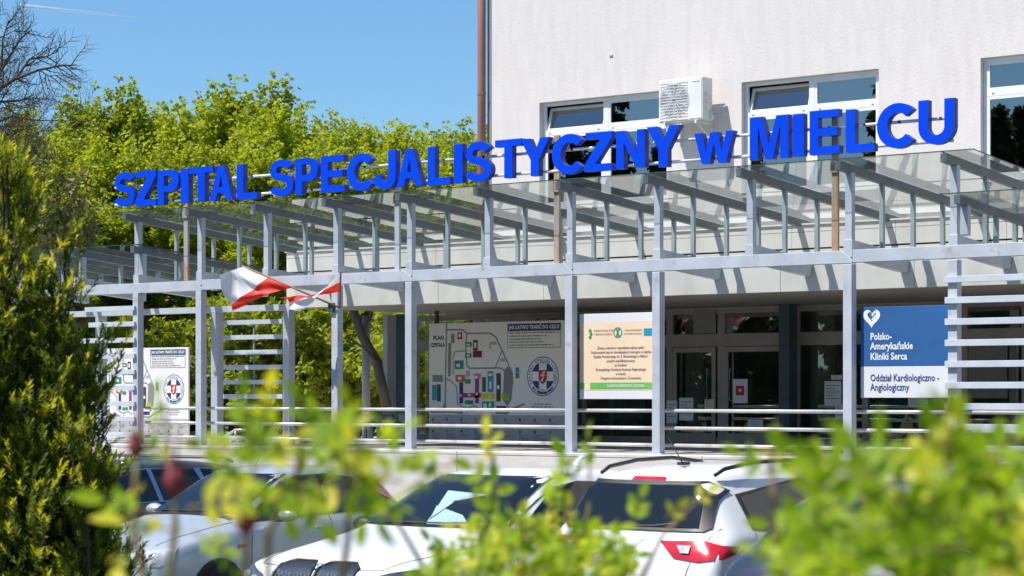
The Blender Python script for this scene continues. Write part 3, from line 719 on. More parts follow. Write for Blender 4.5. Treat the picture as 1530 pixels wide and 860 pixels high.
# ------------------------------------------------------------------ printed boards
def site_map(sb, px0, px1, ptop, zbot):
    a, b = T(px0, sb), T(px1, sb); ztop = Z((px0+px1)/2, ptop, sb); Wd = b-a; H = ztop-zbot
    o = fthing('map_board', 'large map board PLAN SZPITALA with round cross emblem, in the shade behind the railing', 'map board', (a+b)/2, sb, zbot)
    pn = sub(MB().box(a, b, sb, sb+.05, zbot, ztop).build('panel', M['signcream'], o, bevel=.008), o)
    mb = MB()
    for q in (a+.1, b-.16): mb.box(q, q+.07, sb+.052, sb+.12, DECK, zs0)
    mb.build('frame_post', M['navy'], o)
    k = .765*H/740.0
    def P(cx, cy): return (a+(cx-5)/1180*Wd, ztop-(cy-62)*k)
    e = sb-.004
    mb = MB()
    for pts, w in (([(165,62),(150,780)],12),([(165,118),(300,118),(350,150),(545,152),(600,185),(740,470),(745,560)],10),([(345,150),(335,230),(345,410),(370,432),(640,432),(675,455)],10),([(335,290),(240,295),(222,340),(222,480)],8),([(155,515),(200,530),(255,580),(262,715),(290,735),(345,755),(410,735),(470,765),(590,768)],8),([(345,755),(345,790)],7),([(650,300),(595,430)],7),([(600,790),(690,795),(740,760),(840,720)],14),([(20,770),(150,770),(300,790)],20)):
        mb.line_tz([P(*p) for p in pts], w/1180*Wd, e)
    mb.poly_tz([P(*p) for p in ((670,450),(700,420),(735,460),(745,560),(735,680),(700,740),(660,690))], e-.001)
    mb.poly_tz([P(*p) for p in ((20,760),(130,750),(150,690),(165,760),(300,790),(20,795))], e-.0012)
    mb.poly_tz([P(*p) for p in ((40,485),(130,485),(130,540),(40,540))], e-.0014)
    mb.poly_tz([P(*p) for p in ((180,225),(205,225),(200,495),(178,495))], e-.0014)
    mb.build('map_road', M['grey'], pn)
    blocks = [('c_maroon',262,140,305,195),('c_green',333,220,390,258),('c_maroon',402,205,440,290),('c_maroon',400,292,478,345),('c_green',330,312,388,345),('c_teal',236,368,316,438),('c_orange',246,485,330,540),('c_navy',280,545,312,715),('c_magenta',312,632,470,668),('c_pink',408,475,468,520),('c_purple',418,520,452,715),('c_dkgreen',480,505,512,622),('c_cyan',528,458,578,625),('c_yellow',478,635,590,680),('c_dark',604,475,642,700),('c_yellow',642,640,660,680),('c_lime',664,640,715,690),('c_green',480,700,585,765),('c_green',330,520,380,556),('c_green',330,690,402,722),('lightgrey',340,452,372,500),('c_cyan',35,565,75,690),('c_dkgreen',80,560,112,700),('c_cyan',770,428,800,466),('c_teal',770,470,800,515),('lightgrey',640,355,678,380),('grey',205,150,235,225),('grey',545,225,552,280),('lightgrey',556,222,605,245),('c_navy',604,735,690,770)]
    mb = MB(); ml = sorted({k_[0] for k_ in blocks})
    for m, x0, y0, x1, y1 in blocks:
        mb.cm = ml.index(m); p, q = P(x0,y1), P(x1,y0); mb.quad_tz(p[0], q[0], p[1], q[1], e-.003)
    mb.build('map_blocks', [M[m] for m in ml], pn)
    mb = MB()
    for x0,y0,x1,y1 in ((272,152,294,180),(412,225,430,268),(268,500,298,525),(412,495,440,512),(535,475,570,495),(610,570,632,600),(285,640,300,660),(355,640,378,655),(425,630,442,650),(540,650,556,668),(545,540,562,600),(255,395,285,420),(345,235,372,248),(345,322,370,336)):
        p, q = P(x0,y1), P(x1,y0); mb.quad_tz(p[0], q[0], p[1], q[1], e-.0045)
    for x0,y0,x1,y1 in ((492,715,520,755),(540,710,560,745)): p, q = P(x0,y1), P(x1,y0); mb.quad_tz(p[0], q[0], p[1], q[1], e-.0046)
    mb.build('map_number', M['white'], pn)
    mb = MB(); put_text(mb, 'PLAN', P(92,0)[0], P(0,197)[1], e, .115, 'CENTER', .004); put_text(mb, 'SZPITALA', P(86,0)[0], P(0,255)[1], e, .115, 'CENTER', .004, width=.34*Wd/3.2); mb.build('map_title', M['ink'], pn)
    # heading box
    p, q = P(700,138), P(1150,82)
    MB().quad_tz(p[0], q[0], p[1], q[1], e).build('heading_band', M['signnavy'], pn)
    mb = MB(); put_text(mb, 'JAK ŁATWO TRAFIĆ DO CELU?', (p[0]+q[0])/2, p[1]+.035, e-.002, .1, 'CENTER', .003, width=(q[0]-p[0])*.95); mb.build('heading_text', M['white'], pn)
    mb = MB(); b0, b1 = P(700,272), P(1145,140); mb.line_tz([b0,(b1[0],b0[1]),b1,(b0[0],b1[1]),b0], .012, e)
    for j, (yy, xe) in enumerate(((155,1130),(180,1030),(205,985),(228,1005),(252,1085))):
        x = 718
        while x < xe: w = 18+((x*7+j*13) % 40); c, d = P(x,yy+4), P(min(x+w,xe),yy-4); mb.quad_tz(c[0], d[0], c[1], d[1], e-.001); x += w+7
    for j, (yy, xa, xe) in enumerate(((720,925,1070),(742,905,1082),(765,940,1048))):
        x = xa
        while x < xe: w = 14+((x*5+j*11) % 34); c, d = P(x,yy+4), P(min(x+w,xe),yy-4); mb.quad_tz(c[0], d[0], c[1], d[1], e-.001); x += w+6
    mb.build('fine_print', M['grey'], pn)
    # round emblem: ring, blue disc, white cross, red shield
    c = P(1000,500); r = 132/1180*Wd
    mb = MB().disc_tz(c, r, e, 48, r*.955); mb.disc_tz(c, r*.72, e-.001, 40); ring = mb.build('emblem', M['signnavy'], pn)
    mb = MB().disc_tz(c, r*.955, e+.0005, 48)
    h = r*.24; L = r*.68; mb.add([(c[0]-h,e-.003,c[1]-L),(c[0]+h,e-.003,c[1]-L),(c[0]+h,e-.003,c[1]+L),(c[0]-h,e-.003,c[1]+L)], [(0,1,2,3)]); mb.add([(c[0]-L,e-.0034,c[1]-h),(c[0]+L,e-.0034,c[1]-h),(c[0]+L,e-.0034,c[1]+h),(c[0]-L,e-.0034,c[1]+h)], [(0,1,2,3)])
    mb.build('emblem_cross', M['white'], pn)
    mb = MB(); w = r*.27; mb.poly_tz([(c[0]-w,c[1]+w*1.15),(c[0]-w,c[1]-w*.5),(c[0]-w*.6,c[1]-w*1.15),(c[0],c[1]-w*1.5),(c[0]+w*.6,c[1]-w*1.15),(c[0]+w,c[1]-w*.5),(c[0]+w,c[1]+w*1.15)], e-.005); mb.build('emblem_shield', M['c_red'], pn)
    mb = MB(); mb.line_tz([(c[0]-w*.2,c[1]-w*.9),(c[0]+w*.1,c[1]-w*.2),(c[0]-w*.1,c[1]+w*.4),(c[0]+w*.4,c[1]+w*.8)], w*.3, e-.006); mb.line_tz([(c[0]-w*.5,c[1]+w*.1),(c[0]+w*.4,c[1]+w*.2)], w*.2, e-.0062); mb.build('shield_beast', M['white'], pn)
    mb = MB()
    txt = 'SZPITAL SPECJALISTYCZNY'
    def ring_text(txt, a0, a1, flip):
        for j, ch in enumerate(txt):
            if ch == ' ': continue
            ang = R(a0+(a1-a0)*j/(len(txt)-1)); vs, fs = text_verts(ch, r*.2, 'CENTER', .002, 1)
            if not flip: bx = Vector((math.cos(ang-math.pi/2), math.sin(ang-math.pi/2))); by = Vector((math.cos(ang), math.sin(ang))); rad = r*.765
            else: bx = Vector((math.cos(ang+math.pi/2), math.sin(ang+math.pi/2))); by = -Vector((math.cos(ang), math.sin(ang))); rad = r*.915
            pc = Vector(c)+Vector((math.cos(ang), math.sin(ang)))*rad
            mb.add([(pc.x+bx.x*v[0]+by.x*v[1], e-.002, pc.y+bx.y*v[0]+by.y*v[1]) for v in vs], fs)
    ring_text(txt, 205, -25, False); ring_text('IM. E. BIERNACKIEGO W MIELCU', 222, 318, True)
    mb.build('emblem_lettering', M['inkblue'], pn)
    # lower strip with the key
    z_k = ztop-(800-62)*k
    MB().quad_tz(a+.01, b-.01, zbot+.02, z_k-.02, e+.002).build('key_strip', M['lightgrey'], pn)
    mb = MB(); mc = {}
    for col in range(9):
        x = a+.08+col*Wd*.108
        for row in range(2):
            z = z_k-.12-row*(z_k-zbot)*.42
            for ln in range(4 if (col+row)%3 else 2):
                w = Wd*(.05+.03*((col*3+ln*5+row)%3)/2); mb.quad_tz(x, x+w, z-.06-ln*.035, z-.045-ln*.035, e-.001)
            mc.setdefault(('c_red','c_magenta','c_dark','c_orange','c_navy','c_teal','c_maroon')[(col+row*2)%7], []).append((x, z))
    ml = ['grey']+sorted(mc)
    for m, L in mc.items():
        mb.cm = ml.index(m)
        for x, z in L: mb.quad_tz(x, x+.05, z-.02, z+.035, e-.001)
    mb.build('key_print', [M[m] for m in ml], pn)
    return o
MAPB = site_map(4.6, 641, 844.5, 480.5, DECK+.02)
m2 = copy_tree(MAPB)
m2['label'] = 'white sunlit map board standing outside at the left end behind the slats'
m2.scale = (.90,.90,.90)
yb = 52.0; p = at(213, 656, yb); m2.location = (p.x, p.y, p.z)
for ch in m2.children:
    if ch.name.startswith('frame_post'): bpy.data.objects.remove(ch); break
def recol(ob):
    for ch in ob.children: recol(ch)
    if ob.type == 'MESH' and ob.data.materials and ob.data.materials[0].name == M['signcream'].name:
        ob.data = ob.data.copy(); ob.data.materials[0] = M['signwhite']
recol(m2)
# peach funding notice
s = .105; a, b = T(866, s), T(982, s); z0, z1 = Z(925,596,s), Z(925,467.5,s)
o = fthing('notice_board', 'peach coloured funding notice with green band on a white board between two posts', 'notice board', (a+b)/2, s, z0)
pn = sub(MB().box(a, b, s, s+.04, z0, z1).build('panel', M['signwhite'], o, bevel=.005), o)
pz0, pz1 = z0+(z1-z0)*.105, z1-(z1-z0)*.10
MB().quad_tz(a+.01, b-.01, pz0, pz1, s-.003).build('poster', M['peach'], pn)
PH = pz1-pz0
gb0, gb1 = pz0+PH*.015, pz0+PH*.11
MB().quad_tz(a+.012, a+.10, gb0, gb1, s-.006).quad_tz(a+.22, b-.012, gb0, gb1, s-.006).build('green_band', M['green'], pn)
cx_ = (a+b)/2+.06
mb = MB(); put_text(mb, 'DLA ROZWOJU INFRASTRUKTURY I ŚRODOWISKA', cx_+.1, gb0+.035, s-.008, .06, 'CENTER', .001, width=.75); mb.build('band_text', M['white'], pn)
mb = MB()
for j, (tx, w) in enumerate((('„Zmiana, rozbudowa i wyposażenie ogólnej opieki –', .80),('Dostosowanie bazy do obowiązujących wymogów w Szpitalu', .98),('Szpitala Powiatowego im. E. Biernackiego w Mielcu”', .90),('projekt współfinansowany', .46),('ze środków', .20),('Europejskiego Funduszu Rozwoju Regionalnego', .82),('w ramach', .17),('Programu Infrastruktura i Środowisko', .66))):
    put_text(mb, tx, cx_, pz1-PH*(.40+.0635*j), s-.006, .066, 'CENTER', .0006, width=w*1.22)
mb.build('notice_text', M['inkbrown'], pn)
mb = MB(); zz = pz1-PH*.16; q = b-.26; mb.quad_tz(q, q+.17, zz-.06, zz+.06, s-.006); mb.build('flag_mark', M['c_cyan'], pn)
mb = MB(); q = a+.22
for k in range(3): mb.disc_tz((q+.02*(k%2), zz-.07+k*.055), .03, s-.006-.0003*k, 12)
mb.build('programme_mark', M['c_green'], pn)
mb = MB(); mb.line_tz([(cx_-.09,zz-.07),(cx_-.03,zz+.07)], .03, s-.006); mb.line_tz([(cx_-.09,zz+.07),(cx_-.03,zz-.07)], .03, s-.0063); mb.disc_tz((cx_-.06,zz), .09, s-.0055, 24, .07); mb.build('hospital_mark', M['c_teal'], pn)
mb = MB(); put_text(mb, 'INFRASTRUKTURA', a+.30, zz+.02, s-.006, .05); put_text(mb, 'I ŚRODOWISKO', a+.30, zz-.04, s-.006, .05); put_text(mb, 'UNIA EUROPEJSKA', b-.29, zz+.02, s-.006, .042, 'RIGHT'); put_text(mb, 'EUROPEJSKI FUNDUSZ', b-.29, zz-.035, s-.006, .036, 'RIGHT'); mb.build('logo_text', M['inkbrown'], pn)
# blue clinic sign
s = .105; a, b = T(1286, s), T(1424, s); z0, z1 = Z(1352,594,s), Z(1352,457,s)
o = fthing('clinic_sign', 'blue and white clinic sign with white heart, Polsko-Amerykańskie Kliniki Serca, beside the right post', 'sign', (a+b)/2, s, z0)
zmid = Z(1352,547,s)
pn = sub(MB().box(a, b, s, s+.05, zmid+.001, z1).build('panel', M['signblue'], o, bevel=.004), o)
pw = sub(MB().box(a, b, s, s+.05, z0, zmid-.001).build('white_panel', M['signwhite'], o, bevel=.004), o)
ts = T(1300.5, s); mb = MB()
for j, (tx, y) in enumerate((('Polsko-',507),('Amerykańskie',521.5),('Kliniki Serca',537))): put_text(mb, tx, ts, Z(1330,y,s), s-.004, .150, 'LEFT', .0035, width=(T(1332,s)-ts, T(1364.5,s)-ts, T(1355,s)-ts)[j])
mb.build('sign_text', M['white'], pn)
mb = MB()
for j, (tx, y) in enumerate((('Oddział Kardiologiczno -',569),('Angiologiczny',583))): put_text(mb, tx, ts, Z(1340,y,s), s-.004, .150, 'LEFT', .0025, width=(T(1403,s)-ts, T(1359,s)-ts)[j])
mb.build('sign_text', M['inkblue'], pw)
hc = (T(1302.5,s), Z(1302,474,s)); hs = .145
def heart(k, dx=0, dz=0):
    pts = []
    for j in range(40):
        th = 2*math.pi*j/40; x = 16*math.sin(th)**3; y = 13*math.cos(th)-5*math.cos(2*th)-2*math.cos(3*th)-math.cos(4*th)
        pts.append((hc[0]+dx+k*x/16, hc[1]+dz+k*y/15))
    return pts
mb = MB(); o_, i_ = heart(hs), heart(hs*.52, .006, .02)
for j in range(40):
    if j in (3,4,5): continue
    p, q = o_[j], o_[(j+1)%40]; p2, q2 = i_[j], i_[(j+1)%40]; mb.add([(p[0],s-.005,p[1]),(q[0],s-.005,q[1]),(q2[0],s-.005,q2[1]),(p2[0],s-.005,p2[1])], [(0,1,2,3)])
mb.line_tz([(hc[0]+.01,hc[1]+.03),(hc[0]+.07,hc[1]+.10),(hc[0]+.12,hc[1]+.06)], .03, s-.0055); mb.line_tz([(hc[0]+.01,hc[1]-.03),(hc[0]+.09,hc[1]+.05)], .022, s-.0057)
mb.build('heart_logo', M['white'], pn)

# ------------------------------------------------------------------ bench, stair rail
o = fthing('bench', 'dark blue slatted bench on the terrace behind the railing', 'bench', T(510,3.0), 3.0, DECK)
a, b = T(449,3.0), T(588,3.0); zt_ = Z(510,622,3.0)
MB().box(a, b, 2.96, 3.04, zt_-.07, zt_+.05).build('top_rail', M['navy'], o, bevel=.01)
n = 15
for k in range(n):
    q = a+.05+(b-a-.1)*k/(n-1); MB().box(q-.03, q+.03, 2.985, 3.015, DECK+.12, zt_-.072).build('slat', M['navy'], o)
MB().box(a, b, 2.97, 3.03, DECK+.06, DECK+.119).build('bottom_rail', M['navy'], o)
for q in (a+.05, b-.05): MB().box(q-.05, q+.05, 2.97, 3.4, DECK-.02, DECK+.059).build('foot', M['navy'], o)
MB().box(a+.05, b-.05, 3.05, 3.45, DECK+.4, DECK+.44).build('seat', M['navy'], o)
for k, (x0, y0, x1, y1, lab) in enumerate(((322,661,352,642,'grey sloping handrail of the steps behind the front railing, nearest the post'),(362,660,392,634,'grey sloping handrail of the steps in front of the ivy'))):
    s = 2.6+.8*k; a, b = T(x0,s), T(x1,s); za, zb = Z(x0,y0,s), Z(x1,y1,s)
    o = fthing('handrail', lab, 'handrail', a, s, DECK)
    MB().tube([(a-.3,s,za),(a,s,za),(b,s,zb),(b+.3,s,zb)], .03, 10).build('rail', M['rail'], o, smooth=True)
    for q, z in ((a-.02,za),(b,zb)): MB().tube([(q,s,DECK-.03),(q,s,z)], .022, 8).build('rail_post', M['rail'], o, smooth=True)
ST = fthing('steps', 'pale concrete steps at the left end below the outdoor map', 'steps', TI(-.6), 3, 0)
mb = MB()
for k in range(7): mb.box(TI(-3), TI(-.2), -1.9+k*.32-0, -.27+.0, .005+k*.165, .165+k*.165-.004)
mb.build('flight', M['concrete'], ST, bevel=.008)

# ------------------------------------------------------------------ flags
def cloth(hoist0, hoist1, fly0, flym, fly1, par, bulge):
    """grid between the hoist edge and the fly edge, stripes run from hoist to fly; two parts"""
    nu, nv = 40, 14
    H0, H1, A, B, C = (Vector(p) for p in (hoist0, hoist1, fly0, flym, fly1))
    def pt(u, v):
        h = H0.lerp(H1, v); f = A.lerp(B, v*2) if v < .5 else B.lerp(C, v*2-1)
        return h.lerp(f, u)+Vector(bulge(u, v))
    for nm, m, v0, v1 in (('white_stripe', 'flagwhite', 0, .5), ('red_stripe', 'flagred', .5, 1)):
        mb = MB(); mb.v = [tuple(pt(i/nu, v0+(v1-v0)*j/nv)) for j in range(nv+1) for i in range(nu+1)]
        w = nu+1; mb.f = [(j*w+i, j*w+i+1, (j+1)*w+i+1, (j+1)*w+i) for j in range(nv) for i in range(nu)]; mb.mi = [0]*len(mb.f)
        mb.build(nm, M[m], par, smooth=True)
def fp(px, py, s): return (T(px,s), s, Z(px,py,s))
tpole = TI(3)-.06
F1 = fthing('flag', 'white and red flag flying to the left from a slanting pole on the post', 'flag', tpole, -.1, Z(507,460,-.1))
base = fp(506,459,-.12); tip = fp(362,397,-.6)
MB().tube([base, tip], .018, 8).build('pole', M['wood'], F1, smooth=True)
L_ = lambda k: tuple(Vector(base).lerp(Vector(tip), k))
def b1(u, v):
    rp = math.sin(11*u+6*v)+.5*math.sin(19*u-4*v+1)
    return (-.10*u*u*math.sin(math.pi*min(1,v*1.15))+.012*rp*u, .075*rp*u**.7, .03*rp*u*(1-.4*v)+.06*math.sin(math.pi*u)*(v > .5)*(2*v-1)-.05*u*(v < .5)*math.sin(2*math.pi*v))
cloth(L_(.985), L_(.47), fp(331,409,-1.05), fp(348,457,-.9), fp(353,463,-.7), F1, b1)
F2 = fthing('flag', 'folded white and red flag hanging close against the post', 'flag', tpole, -.1, Z(507,460,-.1)-.02)
base2 = fp(508,460,-.12); tip2 = fp(509,405,-.55)
MB().tube([base2, tip2], .016, 8).build('pole', M['wood'], F2, smooth=True)
L2 = lambda k: tuple(Vector(base2).lerp(Vector(tip2), k))
def b2(u, v):
    rp = math.sin(10*u+7*v)+.5*math.sin(17*u-5*v+1)
    return (.01*rp*u, .06*rp*u**.7-.12*(v-.5)*u, -.03*math.sin(math.pi*u)+.022*rp*u)
cloth(L2(.97), L2(.45), fp(447,463,-.75), fp(427,453,-.8), fp(423,443,-.85), F2, b2)
MB().box(tpole-.05,tpole+.07,-.14,-.087,Z(507,464,-.1)-.02,Z(507,452,-.1)).build('holder', M['navy'], F1)
# ------------------------------------------------------------------ vegetation
def basis(d, nrm):
    """orthonormal frames (n,3,3): columns = side, along, normal"""
    d = d/np.linalg.norm(d, axis=1, keepdims=True)
    s = np.cross(d, nrm); l = np.linalg.norm(s, axis=1, keepdims=True); l[l < 1e-6] = 1; s = s/l
    n = np.cross(s, d)
    return np.stack([s, d, n], axis=2)
def scatter_mesh(name, tv, tf, pos, rot, scale, mat, smooth=False):
    tv = np.array(tv, float); k = len(tv); n = len(pos)
    V = np.einsum('nij,kj->nki', rot, tv)*scale[:, None, None]+pos[:, None, :]
    V = V.reshape(-1, 3)
    Fs = []; ls = []; tot = 0
    loops = np.concatenate([np.array(f) for f in tf]); sizes = np.array([len(f) for f in tf])
    L = (loops[None, :]+(np.arange(n)*k)[:, None]).reshape(-1)
    st = np.concatenate([[0], np.cumsum(np.tile(sizes, n))[:-1]])
    me = bpy.data.meshes.new(name)
    me.vertices.add(len(V)); me.vertices.foreach_set('co', V.reshape(-1))
    me.loops.add(len(L)); me.loops.foreach_set('vertex_index', L.astype(np.int32))
    me.polygons.add(len(st)); me.polygons.foreach_set('loop_start', st.astype(np.int32))
    me.update(calc_edges=True); me.validate()
    me.materials.append(mat)
    return me
LEAF1 = ([(0,0,0),(.38,.45,.06),(0,1,-.04),(-.38,.45,.06)], [(0,1,2,3)])
LEAF2 = ([(0,0,0),(.30,.3,.05),(.30,.65,.05),(0,1,-.06),(-.30,.65,.05),(-.30,.3,.05),(0,.5,0)], [(0,1,6),(1,2,6),(2,3,6),(3,4,6),(4,5,6),(5,0,6)])
NEEDLE = ([(-.07,0,0),(.07,0,0),(.09,.6,.02),(0,1,-.02),(-.09,.6,.02)], [(0,1,2,3,4)])
def rnd_dirs(n):
    v = RNG.normal(size=(n,3)); return v/np.linalg.norm(v, axis=1, keepdims=True)
def link(name, me, parent=None):
    ob = bpy.data.objects.new(name, me); COL.objects.link(ob)
    if parent is not None: ob.parent = parent
    return ob

def limb_system(h, trunk_r, n_limbs, spread, seed, clear=.25):
    """trunk and limbs as one mesh; returns builder and limb tips"""
    rg = random.Random(seed); mb = MB(); tips = []
    pts = [Vector((0,0,0))]
    for i in range(1, 7): pts.append(Vector((rg.uniform(-.15,.15)*i*.4, rg.uniform(-.15,.15)*i*.4, h*.92*i/6)))
    mb.tube(pts, trunk_r, 8, trunk_r*.18)
    for k in range(n_limbs):
        f = clear+(1-clear)*(k+.5)/n_limbs*.92; i = min(int(f*6), 5); base = pts[i].lerp(pts[i+1], f*6-i) if f < 1 else pts[-1]
        a = k*2.4+rg.uniform(-.4,.4); ln = spread*(1.1-.65*f)*rg.uniform(.75,1.15)
        d = Vector((math.cos(a), math.sin(a), rg.uniform(.35,.95)))
        q = [base]; cur = base.copy()
        for j in range(4):
            cur = cur+d.normalized()*ln/4; d += Vector((rg.uniform(-.2,.2), rg.uniform(-.2,.2), .14)); q.append(cur.copy())
        r0 = trunk_r*(.42-.22*f); mb.tube(q, r0, 6, r0*.2)
        tips.append((q[2], ln*.5)); tips.append((q[4], ln*.45)); tips.append((q[3], ln*.4))
        for j in range(2):
            a2 = a+rg.choice((-1,1))*rg.uniform(.5,1.1); d2 = Vector((math.cos(a2), math.sin(a2), rg.uniform(.2,.9))).normalized(); e = q[2+j]+d2*ln*.45
            mb.tube([q[2+j], q[2+j].lerp(e,.5)+Vector((0,0,.05*ln)), e], r0*.4, 5, r0*.1); tips.append((e, ln*.35))
    tips.append((pts[-1], spread*.3))
    return mb, tips
def crown_mesh(tips, n_leaf, size, seed, mat, flat=.75, clump=22, top_twigs=True):
    rg = np.random.default_rng(seed)
    C = []; Rad = []
    for p, r in tips:
        for k in range(5):
            v = rg.normal(size=3); v /= np.linalg.norm(v); C.append(np.array(p)+v*r*rg.uniform(.2,1.0)*np.array((1,1,flat))); Rad.append(r*rg.uniform(.16,.36))
    C = np.array(C); Rad = np.array(Rad); m = len(C)
    if top_twigs:                                          # slender shoots standing clear of the crown
        zs = C[:,2]; idx = np.argsort(zs)[-int(m*.30):]
        ext = []; er = []
        for i in idx[::2]:
            for k in range(4): ext.append(C[i]+np.array((rg.normal()*.16, rg.normal()*.16, .34*(k+1)))); er.append(.20-.03*k)
        C = np.vstack([C, ext]); Rad = np.concatenate([Rad, er]); 
    w = np.clip(Rad, .12, None)**1.6
    if top_twigs: w[m:] *= .35
    w /= w.sum()
    pick = rg.choice(len(C), n_leaf, p=w)
    v = rg.normal(size=(n_leaf,3)); v /= np.linalg.norm(v, axis=1, keepdims=True)
    rr = Rad[pick]*rg.uniform(.25,1.0, n_leaf)**.5
    pos = C[pick]+v*rr[:,None]
    d = v*.6+rg.normal(size=(n_leaf,3))*.6+np.array((0,0,-.25)); nr = rg.normal(size=(n_leaf,3))+np.array((0,0,.9))
    return scatter_mesh('crown', *LEAF1, pos, basis(d, nr), size*rg.uniform(.6,1.25,n_leaf), mat)
def make_tree(name, label, cat, h, r, n_limbs, n_leaf, size, seed, mat, bark, loc, group=None, rz=0, clear=.22, flat=.8, top=True):
    o = wthing(name, label, cat, loc, rz, group)
    mb, tips = limb_system(h, h*.017, n_limbs, r, seed, clear)
    mb.build('trunk', M[bark], o, smooth=True)
    link('crown', crown_mesh(tips, n_leaf, size, seed, M[mat], flat, top_twigs=top), o)
    return o
WG = 'trees of the wood behind the canopy'
LBL = {'leafA':'leafy green tree of the sunlit wood beyond the left part of the canopy', 'leafB':'yellow-green tree in fresh leaf in the wood beyond the canopy', 'leafE':'thin grey-green tree with sparse leaves standing in front of the wood'}
protos = []
for k, (h, r, mat, seed) in enumerate(((12.4,3.3,'leafB',11),(13.0,3.0,'leafA',12),(11.4,3.5,'leafB',13),(12.6,2.8,'leafA',14))):
    protos.append((make_tree('broadleaf_tree', LBL[mat], 'tree', h, r, 18, 44000, .165, seed, mat, 'bark', (0,0,0), WG), h, mat))
used = [False]*len(protos)
def put_tree(k, px, ptop, Y, rz, wide=1.0):
    o, h, mat = protos[k]
    x = (px-CX)/FPX*Y; z0 = .9; top = ZC+(HY-ptop)/FPX*Y
    if used[k]: o = copy_tree(o)
    used[k] = True
    sc = (top-z0)/(h*1.08); o.location = (x, Y, z0); o.scale = (sc*wide, sc*wide, sc); o.rotation_euler = (0,0,rz)
rr = random.Random(5)
# rows of the wood: (column in the picture, top row, distance)
skyline = [(-70,168),(20,165),(75,150),(140,112),(205,128),(262,138),(318,128),(352,100),(415,140),(468,160),(520,170),(575,180),(632,174),(690,158),(740,178)]
for i, (px, top) in enumerate(skyline): put_tree(i % 4, px, top, 74+rr.uniform(-3,4), rr.uniform(0,6.28), 1.15)
for i, px in enumerate(range(-40, 760, 66)): put_tree((i*3+1) % 4, px+rr.uniform(-15,15), 200+rr.uniform(-18,25)+ (15 if px > 420 else 0), 66+rr.uniform(-2,2), rr.uniform(0,6.28), 1.25)
for i, px in enumerate(range(-70, 740, 80)): put_tree((i*2+3) % 4, px+rr.uniform(-15,15), 285+rr.uniform(-25,25), 60+rr.uniform(-1.5,1.5), rr.uniform(0,6.28), 1.5)
for i, px in enumerate(range(-60, 760, 75)): put_tree((i+2) % 4, px, 175+(40 if i%2 else 10), 88, rr.uniform(0,6.28), 1.5)
for i, (x, y) in enumerate(((-62,48),(-72,40),(-70,26),(-74,14),(-66,2),(-58,56),(-76,52),(-64,-10))):
    o = copy_tree(protos[i % 4][0]); o.location = (x, y, 0); o.rotation_euler = (0,0,i*1.1); o.scale = (1.3,1.3,1.0); o['label'] = 'broadleaf tree far to the left of the picture, mirrored in the entrance doors'; o['group'] = 'broadleaf trees left of the picture'
for i, (x, y) in enumerate(((27,8),(31,17),(24,-4),(38,25),(36,2),(18,-14),(30,-14),(9,-22),(-4,-26),(20,-27),(44,12),(41,-8),(0,-38),(30,-30),(-16,-34))):  # unseen trees added to cut the sky fill on the post sides
    o = copy_tree(protos[i % 4][0]); o.location = (x, y, 0); o.rotation_euler = (0,0,i*1.7); o.scale = (1.35,1.35,1.15); o['label'] = 'broadleaf tree added unseen to block sky light, beyond the right edge and behind the viewer'; o['group'] = 'added sky-blocking broadleaf trees right of and behind the viewer'
for px, top, Y in ((92,262,56),(60,300,55)):
    o = make_tree('thin_tree', 'grey-green thinly leaved tree in front of the wood, left of the lettering' if px == 92 else 'lower grey-green thinly leaved tree beside the tall evergreen shrub', 'tree', 7.0, 1.5, 11, 4200, .20, 31+px, 'leafE', 'barkgrey', (0,0,0), None, 0, .1)
    t_ = ZC+(HY-top)/FPX*Y; o.location = ((px-CX)/FPX*Y, Y, .9); o.scale = ((t_-.9)/7.6,)*3
# ivy-grown bushes close behind the terrace
BG = 'bushes close behind the terrace'
bush = None
def bush_tips(seed, n=26, w=2.0, h=3.2):
    rg = random.Random(seed); return [(Vector((rg.uniform(-w,w), rg.uniform(-.8,.8), rg.uniform(.3,h))), rg.uniform(.5,.95)) for _ in range(n)]
for k, (px, Y, top, seed, lab) in enumerate(((250,56.5,470,1,'bright leafy bush behind the outdoor map board'),(340,55,452,2,'ivy-covered bush filling the gap behind the slat screen'),(420,53.5,446,3,'ivy-covered bush between the slat screen and the tall post'),(487,53,442,4,'yellowing climbing bush behind the dark bench'),(560,55,440,5,'shady leafy bush behind the navy column'),(640,56,450,6,'leafy bush seen through the glass beside the map board'),(720,58,455,8,'leafy bush hidden behind the map board and hall'),(170,58,470,7,'leafy bush at the left end behind the map board'))):
    o = wthing('bush', lab, 'bush', ((px-CX)/FPX*Y, Y, .95), rr.uniform(-.3,.3), BG)
    mb = MB(); rg = random.Random(seed)
    for j in range(7): a = rg.uniform(0,6.28); mb.tube([(0,0,0),(.4*math.cos(a),.3*math.sin(a),.8),(1.1*math.cos(a),.6*math.sin(a),1.9+rg.uniform(0,.9))], .05, 6, .012)
    mb.build('stem', M['bark'], o, smooth=True)
    link('foliage', crown_mesh(bush_tips(seed), 9000, .17, seed+40, M['leafC'] if seed not in (4,1) else M['leafA'], .9, top_twigs=False), o)
    hh = ZC+(HY-top)/FPX*Y-.95; o.scale = (1,1,hh/3.7)
